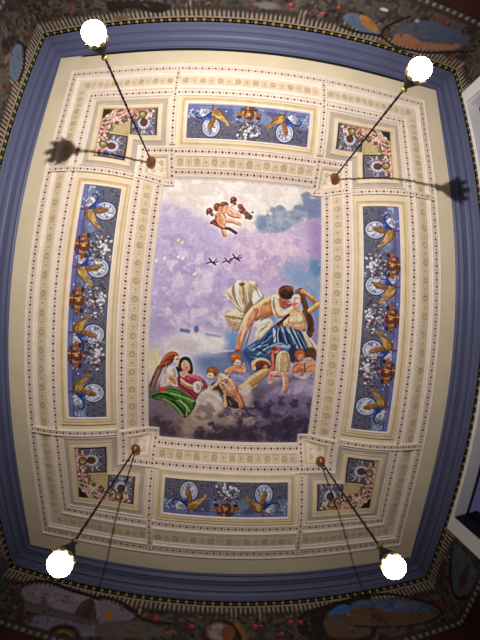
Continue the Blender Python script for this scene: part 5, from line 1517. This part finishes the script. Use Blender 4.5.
# ------------------------------------------------------------------ painted frieze on the walls
WALLOPS = {'top': [
['P',(84,102,124),1,19.0,0,1,[(2978,-3465),(3330,-3683),(3934,-3549),(4545,-3217),(4188,-2963),(3302,-3172)]],
['P',(160,112,62),1,19.0,0,1,[(3443,-3530),(3702,-3704),(4208,-3441),(4454,-3159),(4033,-3187)]],
['P',(76,84,104),1,32.4,0,1,[(5004,-3374),(5500,-4085),(6341,-4288),(7351,-4320),(7847,-3971),(7459,-3488),(6366,-3096),(5243,-3036)]],
['P',(150,104,78),1,34.4,0,1,[(5256,-2894),(5104,-3299),(5613,-3486),(6125,-3372),(6976,-3579),(7592,-3853),(7477,-3464),(6390,-3060)]],
['S',(40,32,30),1,104.5,19.9,0,[(3017,-3030),(3723,-2959),(4631,-3037),(5375,-2788),(6699,-3000),(7923,-3622)]],
['S',(40,32,30),1,108.1,20.6,0,[(4602,-3097),(4635,-3516),(5216,-4168)]],
['P',(120,92,78),1,0.0,0,1,[(4532,-2862),(5013,-2881),(5023,-2737),(4608,-2698)]],
['B',(114,41,41),0.85,0.7,0,6121,-4429,112.1,92.3,0.0],
['B',(161,66,64),1,0.8,0,6129,-4470,46.0,39.4,0.0],
['B',(114,41,41),0.85,0.7,0,6525,-4417,114.1,94.0,0.0],
['B',(161,66,64),1,0.8,0,6532,-4458,46.8,40.1,0.0],
['B',(114,41,41),0.85,0.7,0,7680,-3107,113.7,93.6,0.0],
['B',(161,66,64),1,0.8,0,7684,-3158,46.6,39.9,0.0],
['B',(114,41,41),0.85,0.7,0,8229,-3607,133.0,109.5,0.0],
['B',(161,66,64),1,0.8,0,8231,-3656,54.5,46.7,0.0],
['B',(114,41,41),0.85,0.7,0,5757,-4435,73.7,60.7,0.0],
['B',(161,66,64),1,0.8,0,5766,-4475,30.2,25.9,0.0],
['B',(176,170,168),1,0.5,0,4233,-4110,149.1,63.9,0.0],
['B',(150,146,144),1,0.5,0,5520,-4092,89.1,66.9,0.0],
['B',(122,57,55),0.85,0.7,0,1082,-3511,124.1,102.2,0.0],
['B',(172,90,86),1,0.8,0,1102,-3544,50.9,43.6,0.0],
['B',(122,57,55),0.85,0.7,0,2215,-3377,112.2,92.4,0.0],
['B',(172,90,86),1,0.8,0,2233,-3412,46.0,39.5,0.0],
['B',(122,57,55),0.85,0.7,0,2688,-3744,93.2,76.7,0.0],
['B',(172,90,86),1,0.8,0,2704,-3778,38.2,32.8,0.0],
['B',(122,57,55),0.85,0.7,0,-101,-3351,93.9,77.3,0.0],
['B',(172,90,86),1,0.8,0,-78,-3383,38.5,33.0,0.0],
['B',(110,104,108),1,0.5,0,326,-3381,367.8,147.1,0.0],
['P',(84,102,124),1,18.9,0,1,[(3035,-3524),(3437,-3686),(3695,-3274),(3311,-3276)]],
['P',(36,30,28),1,19.9,0,1,[(-5234,-3162),(-4441,-3220),(-3531,-2942),(-3050,-3280),(-5080,-3623)]],
['P',(110,92,78),1,0.0,0,1,[(-5185,-2967),(-4649,-2944),(-4698,-2771),(-5246,-2781)]],
['B',(98,49,50),0.85,0.7,0,-8158,-3872,91.6,75.4,0.0],
['B',(138,78,78),1,0.8,0,-8127,-3887,37.6,32.2,0.0],
['B',(98,49,50),0.85,0.7,0,-7574,-3265,95.6,78.7,0.0],
['B',(138,78,78),1,0.8,0,-7543,-3281,39.3,33.7,0.0],
['B',(98,49,50),0.85,0.7,0,-6732,-3396,114.8,94.5,0.0],
['B',(138,78,78),1,0.8,0,-6704,-3412,47.1,40.4,0.0],
['B',(98,49,50),0.85,0.7,0,-7646,-3650,80.6,66.3,0.0],
['B',(138,78,78),1,0.8,0,-7616,-3665,33.1,28.4,0.0],
['B',(98,49,50),0.85,0.7,0,-7012,-3662,78.8,64.9,0.0],
['B',(138,78,78),1,0.8,0,-6983,-3678,32.4,27.7,0.0]],
'bottom': [
['P',(128,118,138),1,20.7,0,1,[(-7233,-3372),(-6552,-2992),(-5401,-3025),(-4531,-3000),(-3412,-3296),(-3271,-3776),(-4016,-3882),(-4932,-3837),(-5877,-3836),(-6819,-3846)]],
['N',(158,146,160),0.6,247.4,329.8,0.5,3,[(-7082,-3355),(-5363,-3107),(-3452,-3460),(-4049,-3791),(-6721,-3757)]],
['P',(112,110,126),1,36.1,0,1,[(-6202,-4281),(-5267,-4101),(-3776,-4071),(-3531,-4297),(-5842,-4889)]],
['P',(74,64,62),1,18.4,0,1,[(-4944,-3810),(-4859,-3253),(-4535,-3114),(-4137,-3910),(-4643,-4082)]],
['P',(96,84,84),1,23.3,0,1,[(-6777,-3831),(-6356,-3857),(-6222,-3480),(-5887,-3818),(-4924,-3856),(-4000,-3928),(-3941,-4088),(-5267,-4101),(-6551,-4188)]],
['P',(150,110,58),1,0.0,0,1,[(-3951,-3819),(-3975,-3499),(-3766,-3453),(-3610,-3794)]],
['S',(46,36,34),1,46.7,18.7,0,[(-3901,-3452),(-3798,-3163)]],
['S',(48,36,34),1,147.2,21.0,0,[(-7726,-3377),(-6638,-2845),(-5450,-2920),(-4531,-3000),(-3427,-3247)]],
['P',(132,118,108),1,0.0,0,1,[(-5264,-2662),(-4790,-2716),(-4765,-2852),(-5175,-2819)]],
['B',(44,36,34),1,0.25,0,-4931,-4700,545.7,430.0,0.0],
['B',(120,92,48),1,0.5,0,-4916,-4731,362.3,279.9,0.0],
['B',(50,40,36),1,0.25,0,-4901,-4763,213.1,180.4,0.0],
['B',(101,34,39),0.85,0.7,0,-7718,-3197,145.7,120.0,0.0],
['B',(142,54,61),1,0.8,0,-7712,-3157,60.2,51.6,0.0],
['B',(101,34,39),0.85,0.7,0,-6602,-4340,100.5,82.8,0.0],
['B',(142,54,61),1,0.8,0,-6594,-4306,41.5,35.6,0.0],
['B',(101,34,39),0.85,0.7,0,-6211,-4503,97.4,80.2,0.0],
['B',(142,54,61),1,0.8,0,-6202,-4471,40.2,34.5,0.0],
['B',(101,34,39),0.85,0.7,0,-7321,-3155,81.2,66.9,0.0],
['B',(142,54,61),1,0.8,0,-7314,-3115,33.6,28.8,0.0],
['P',(118,108,128),1,19.7,0,1,[(-4312,-3078),(-3647,-3121),(-2923,-3471),(-3420,-3853),(-3983,-3972)]],
['S',(44,34,32),1,117.1,20.1,0,[(-4379,-2896),(-3464,-3020),(-2606,-3535),(-1710,-3584)]],
['P',(92,84,78),1,35.2,0,1,[(-3983,-3972),(-2881,-3638),(-1865,-3825),(-2004,-4111),(-3820,-4425)]],
['P',(150,106,52),1,0.0,0,1,[(-3899,-3781),(-3917,-3428),(-3732,-3449),(-3643,-3784)]],
['B',(44,36,34),1,0.25,0,-18,-3906,619.8,579.8,0.0],
['B',(150,136,132),1,0.5,0,-114,-3779,365.3,345.0,0.0],
['B',(122,72,48),1,0.25,0,217,-3816,222.7,303.6,0.0],
['B',(131,49,50),0.85,0.7,0,-2207,-3440,126.5,104.1,0.0],
['B',(184,78,78),1,0.8,0,-2185,-3402,52.3,44.8,0.0],
['B',(131,49,50),0.85,0.7,0,-1008,-3629,122.8,101.1,0.0],
['B',(184,78,78),1,0.8,0,-983,-3593,50.8,43.5,0.0],
['B',(131,49,50),0.85,0.7,0,-1747,-3963,101.5,83.6,0.0],
['B',(184,78,78),1,0.8,0,-1724,-3928,42.0,36.0,0.0],
['B',(131,49,50),0.85,0.7,0,-2632,-3422,81.9,67.4,0.0],
['B',(184,78,78),1,0.8,0,-2611,-3383,33.9,29.0,0.0],
['P',(40,32,30),1,19.3,0,1,[(2720,-3219),(3777,-2907),(4382,-2803),(5543,-2894),(4930,-4522),(2717,-4144)]],
['P',(92,74,60),1,39.3,0,1,[(3666,-3280),(4441,-3282),(4899,-3565),(4878,-4398),(3497,-4196)]],
['P',(62,98,154),1,0.0,0,1,[(3782,-3260),(4374,-2992),(4891,-3304),(5471,-3322),(5330,-3632),(4621,-3407),(3848,-3396)]],
['P',(150,128,112),1,15.8,0,1,[(4385,-3439),(4852,-3401),(4955,-3702),(4599,-3753)]],
['B',(136,53,54),0.85,0.7,0,1101,-3580,124.9,102.9,0.0],
['B',(190,84,84),1,0.8,0,1133,-3547,51.7,44.3,0.0],
['B',(136,53,54),0.85,0.7,0,2307,-3480,128.9,106.2,0.0],
['B',(190,84,84),1,0.8,0,2343,-3448,53.3,45.7,0.0],
['B',(136,53,54),0.85,0.7,0,2654,-3527,110.7,91.2,0.0],
['B',(190,84,84),1,0.8,0,2692,-3495,45.8,39.3,0.0],
['B',(136,53,54),0.85,0.7,0,1935,-3915,104.3,85.9,0.0],
['B',(190,84,84),1,0.8,0,1969,-3885,43.1,37.0,0.0],
['S',(132,92,46),1,148.1,18.1,0,[(474,-3456),(656,-3738),(737,-4009)]],
['P',(72,88,122),1,25.2,0,1,[(4788,-2977),(5706,-3004),(6741,-3312),(7512,-3799),(7562,-4143),(6487,-3945),(4587,-3503)]],
['N',(120,128,146),0.6,252.5,252.5,0.5,3,[(5070,-3033),(6615,-3339),(7445,-3814),(6414,-3699),(4918,-3404)]],
['P',(98,76,58),1,40.4,0,1,[(4665,-3297),(5547,-3347),(5991,-3704),(7190,-4031),(7590,-4265),(6626,-4417),(4420,-3942)]],
['S',(46,34,32),1,128.8,21.5,0,[(4865,-2777),(6202,-2874),(7251,-3404),(7847,-3901),(7867,-4353)]],
['S',(60,44,38),1,93.4,18.7,0,[(4506,-3959),(5698,-4275),(6921,-4449),(7708,-4415)]],
['B',(100,39,45),0.85,0.7,0,8358,-3691,171.4,141.2,0.0],
['B',(140,63,70),1,0.8,0,8411,-3670,70.9,60.8,0.0],
['B',(100,39,45),0.85,0.7,0,8376,-4021,166.1,136.8,0.0],
['B',(140,63,70),1,0.8,0,8427,-4002,68.7,58.9,0.0],
['B',(100,39,45),0.85,0.7,0,8019,-3955,128.0,105.4,0.0],
['B',(140,63,70),1,0.8,0,8069,-3935,52.9,45.4,0.0],
['B',(100,39,45),0.85,0.7,0,8111,-4258,106.9,88.0,0.0],
['B',(140,63,70),1,0.8,0,8161,-4239,44.2,37.9,0.0]],
'left': [
['P',(92,108,128),1,25.8,0,1,[(8494,-3759),(8900,-3573),(8853,-3338),(8272,-3085),(7672,-3042),(7490,-3250),(7793,-3591)]],
['S',(38,32,30),1,115.5,21.6,0,[(8770,-3807),(9035,-3329),(8374,-2978),(7680,-2943)]],
['P',(120,88,70),1,40.8,0,1,[(8125,-4038),(8429,-3821),(8168,-3686),(7777,-3769)]],
['P',(44,40,36),1,24.2,0,1,[(8365,-4253),(9068,-3767),(8442,-3732),(7973,-3960)]],
['B',(88,53,46),0.85,0.7,0,9448,-3663,129.0,106.3,0.0],
['B',(124,84,72),1,0.8,0,9487,-3653,53.3,45.7,0.0],
['B',(88,53,46),0.85,0.7,0,10007,-3651,93.1,76.7,0.0],
['B',(124,84,72),1,0.8,0,10048,-3641,38.5,33.0,0.0],
['B',(88,53,46),0.85,0.7,0,9099,-4181,95.8,78.9,0.0],
['B',(124,84,72),1,0.8,0,9135,-4172,39.5,33.9,0.0],
['B',(88,53,46),0.85,0.7,0,9729,-3265,81.9,67.5,0.0],
['B',(124,84,72),1,0.8,0,9770,-3254,33.8,29.0,0.0],
['B',(88,53,46),0.85,0.7,0,7629,-3603,118.6,97.7,0.0],
['B',(124,84,72),1,0.8,0,7662,-3592,49.0,42.0,0.0],
['P',(70,76,90),1,38.6,0,1,[(-9646,-3021),(-10170,-2739),(-10898,-2840),(-10520,-3335)]]],
'right': [
['P',(74,84,98),1,36.5,0,1,[(-8221,-3274),(-7936,-3479),(-7987,-4113),(-8216,-4497),(-8836,-4701),(-9417,-4522),(-9747,-4193),(-9293,-3747)]],
['S',(44,34,32),1,137.7,23.0,0,[(-8257,-3231),(-9374,-3665),(-9790,-4214),(-9372,-4635)]],
['P',(64,56,50),1,26.2,0,1,[(-9003,-4043),(-8151,-4187),(-8895,-4403),(-9342,-4208)]],
['B',(91,41,45),0.85,0.7,0,-9370,-3400,121.2,99.8,0.0],
['B',(128,66,70),1,0.8,0,-9312,-3419,49.7,42.6,0.0],
['B',(91,41,45),0.85,0.7,0,-9832,-3737,139.7,115.1,0.0],
['B',(128,66,70),1,0.8,0,-9773,-3754,57.3,49.1,0.0],
['B',(91,41,45),0.85,0.7,0,-9172,-4669,122.7,101.1,0.0],
['B',(128,66,70),1,0.8,0,-9121,-4683,50.3,43.1,0.0],
['B',(91,41,45),0.85,0.7,0,-8515,-4548,85.9,70.7,0.0],
['B',(128,66,70),1,0.8,0,-8465,-4563,35.2,30.2,0.0],
['P',(56,52,50),1,54.1,0,1,[(10250,-2649),(10397,-3250),(10166,-3766),(9345,-3646),(9310,-2608)]]]}
def frieze(side, u0, u1, seed):
    f = Fresco(u0, u1, STZ, FZ, int(abs(u1 - u0) * 330), (62, 56, 54), seed=seed, ss=2)
    rng = np.random.default_rng(seed)
    lo, hi = min(u0, u1), max(u0, u1)
    f.poly((50, 44, 44), [(lo, STZ), (hi, STZ), (hi, FZ), (lo, FZ)], smooth=False)
    k = int((hi - lo) / 0.0165)
    for i in range(k):                          # fluting
        u = lo + (i + 0.5) * (hi - lo) / k
        f.poly((142, 128, 114), [(u - 0.0042, STZ - 0.006), (u + 0.0042, STZ - 0.006), (u + 0.0042, STZ - 0.085), (u - 0.0042, STZ - 0.085)], smooth=False)
    f.stroke((146, 132, 122), 0.006, [(lo, STZ - 0.004), (hi, STZ - 0.004)])
    f.cloud((58, 52, 50), [(lo, STZ - 0.05), (hi, STZ - 0.05), (hi, FZ), (lo, FZ)], 1, 0.01, 0.04, 0.35, 4)
    f.cloud((88, 80, 76), [(lo, STZ - 0.07), (hi, STZ - 0.07), (hi, FZ), (lo, FZ)], .8, 0.01, 0.03, 0.5, 4)
    n_ = int((hi - lo) * 300)
    for i in range(n_):                         # leaf scrolls
        u, v = lo + rng.random() * (hi - lo), STZ - 0.045 - abs(rng.normal(0, 0.07))
        c = [(44, 46, 38), (76, 74, 58), (36, 30, 30), (104, 88, 74), (92, 60, 52), (70, 82, 66)][i % 6]
        f.blob(c, u, v, 0.007 + 0.005 * rng.random(), 0.0045, ang=rng.random() * 3, soft=0.5, a=0.9)
    f.run(WALLOPS[side])
    for i in range(n_ // 2):                    # broken brushwork over the scenes
        u, v = lo + rng.random() * (hi - lo), STZ - 0.05 - rng.random() * 0.15
        c = [(50, 46, 40), (96, 84, 70), (40, 34, 34), (126, 112, 104), (104, 70, 60), (84, 90, 84)][i % 6]
        f.blob(c, u, v, 0.006 + 0.007 * rng.random(), 0.0035, ang=rng.random() * 3, soft=0.6, a=0.45)
    f.sharpen(0.6, 5)
    f.grain(0.12, 4)
    f.stroke((60, 48, 44), 0.014, [(lo, FZ + 0.004), (hi, FZ + 0.004)])
    return f
FR = [('back', 'top', -OA, OA, 'dark painted frieze with orange landscape ovals and roses beyond the cherub end'),
      ('front', 'bottom', -OA, OA, 'dark painted frieze with a lilac lake view and red roses below the clouds end'),
      ('left', 'left', -OB, OB, 'dark painted frieze with a small teal scene on the wall opposite the white window'),
      ('right', 'right', -OB, WIN['y0'] - 0.004, 'short dark frieze with a grey-green oval scene beside the foot of the white window'),
      ('right', None, WIN['y1'] + 0.004, OB, 'narrow strip of striped frieze between the white window and the far corner')]
WALLOPS[None] = []
for yc in (-0.35, 0.25):                      # further landscape ovals along the left wall
    WALLOPS['left'] += [['B', (40, 34, 32), 1, 0.2, 0, int(yc * 1e4), -3650, 2150, 620, 0], ['B', (88, 100, 116), 1, 0.2, 0, int(yc * 1e4), -3620, 1950, 500, 0],
                        ['N', (128, 104, 78), 0.9, 60, 300, 0.4, 3, [(int(yc * 1e4) - 1800, -3800), (int(yc * 1e4) + 1800, -3700), (int(yc * 1e4) + 1200, -4100), (int(yc * 1e4) - 1200, -4100)]]]
for side, key, u0, u1, label in FR:
    f = frieze(side, u0, u1, 31 + len(label)) if key is None else None
    if f is None:
        WALLOPS[side] = WALLOPS[key]
        f = frieze(side, u0, u1, 31 + len(label))
        WALLOPS[side] = []
    t = thing('wall_frieze', label, 'wall painting', wall_pt(side, (u0 + u1) / 2, FZ, 0.003), 'painted friezes under the cornice')
    ax, c = WALLS[side]
    cc = c - math.copysign(0.004, c)
    def place(u, v, ax=ax, cc=cc):
        x, y = (u, np.full_like(u, cc)) if ax == 1 else (np.full_like(u, cc), u)
        return np.stack([-x * U, y * U, EYE + U + v * U], -1)
    painted_sheet('canvas', f, place, t, gain=1.0)
    mb = MB()
    k = max(2, int((u1 - u0) / 0.027))
    lo, hi = wall_pt(side, u0, FZ - 0.022, 0.004), wall_pt(side, u1, FZ, 0.0)
    mb.box(tuple(min(p, q) for p, q in zip(lo, hi)), tuple(max(p, q) for p, q in zip(lo, hi)), 'strip')
    for i in range(k):
        u = u0 + (i + 0.5) * (u1 - u0) / k
        r = 0.0085
        vs = [wall_pt(side, u, FZ - 0.011, 0.010)] + [wall_pt(side, u + r * math.cos(j * math.pi / 4), FZ - 0.011 + r * math.sin(j * math.pi / 4), 0.0045) for j in range(8)]
        mb.add(vs, [(0, 1 + j, 1 + (j + 1) % 8) for j in range(8)], 'pearl')
    mb.build('pearl_border', t)

# ------------------------------------------------------------------ four hanging lamps
LAMPS = [(-0.3345, 0.5096, -0.0451, -0.3285, 0.513, -0.6141), (0.3263, 0.5014, -0.0372, 0.3264, 0.5014, -0.6127), (0.3291, -0.5179, -0.0474, 0.3335, -0.5147, -0.6006), (-0.3256, -0.5052, -0.0387, -0.3211, -0.508, -0.6166)]
LABELS = ['lit globe lamp on a dark rod hung from the pale cloudless sky corner',
          'lit globe lamp on a dark rod hung from the blue-grey cloud bank corner',
          'lit globe lamp on a dark rod hung from the corner below the kissing couple',
          'lit globe lamp on a dark rod hung from the corner below the woman in green']
for (ax_, ay_, az_, bx_, by_, bz_), label in zip(LAMPS, LABELS):
    top, glob = Vector(W(ax_, ay_, az_ - 0.0125)), Vector(W(bx_, by_, bz_))
    axis = top - glob
    L = axis.length
    rot = Vector((0, 0, 1)).rotation_difference(axis.normalized()).to_matrix()
    t = thing('pendant_lamp', label, 'ceiling lamp', top, 'hanging globe lamps at the corners of the painting', rot)
    R0 = 0.078
    def part(mb, name, smooth=True):
        o = mb.build(name, None, smooth)
        o.parent = t
        return o
    mb = MB()
    mb.lathe([(0.005, 0.0), (0.005, -0.058), (0.050, -0.060), (0.056, -0.066), (0.046, -0.082), (0.050, -0.092), (0.034, -0.108), (0.018, -0.118), (0.012, -0.135)], 'brass')
    part(mb, 'ceiling_rose')
    mb = MB()
    prof = [(0.0085, -0.07)]
    z = -0.10
    while z > -(L - R0 - 0.20):
        prof += [(0.0085, z), (0.0125, z - 0.012), (0.0085, z - 0.024)]
        z -= 0.085
    prof += [(0.0085, -(L - R0 - 0.125))]
    mb.lathe(prof, 'iron', 10)
    part(mb, 'rod')
    zb = -(L - R0 - 0.125)
    mb = MB()
    mb.lathe([(0.008, zb + 0.03), (0.020, zb + 0.024), (0.026, zb + 0.012), (0.020, zb), (0.010, zb - 0.006)], 'gilt', 14)
    part(mb, 'knop')
    mb = MB()
    mb.lathe([(0.010, zb), (0.018, zb - 0.015), (0.032, zb - 0.045), (0.050, zb - 0.080), (0.062, zb - 0.110), (0.066, zb - 0.128), (0.062, zb - 0.132), (0.010, zb - 0.115)], 'iron', 20)
    part(mb, 'lamp_cap')
    mb = MB()
    for k in range(8):                          # gilt leaves round the globe
        t_ = k * math.pi / 4
        c_, s_ = math.cos(t_), math.sin(t_)
        rows = [(0.052, -0.112, 0.012), (0.068, -0.128, 0.020), (0.074, -0.146, 0.016), (0.081, -0.158, 0.003)]
        vs = []
        for r, z, w in rows:
            for sgn in (-1, 0, 1):
                rr = r + (0.006 if sgn == 0 else 0)
                vs.append((rr * c_ - sgn * w * s_, rr * s_ + sgn * w * c_, zb + z))
        vs += [(x * 0.95, y * 0.95, z - 0.004) for x, y, z in vs]
        fs = []
        for q_ in (0, 12):
            for r_ in range(3):
                for i in range(2):
                    fs.append((q_ + r_ * 3 + i, q_ + r_ * 3 + i + 1, q_ + r_ * 3 + i + 4, q_ + r_ * 3 + i + 3))
        mb.add(vs, fs, 'gilt')
    part(mb, 'leaf_collar')
    mb = MB()
    prof = []
    for i in range(15):
        a = math.pi * (0.06 + 0.94 * i / 14)
        prof.append((max(0.001, R0 * math.sin(a)), -L + R0 * math.cos(a)))
    mb.lathe(prof, 'glow', 28)
    part(mb, 'globe')
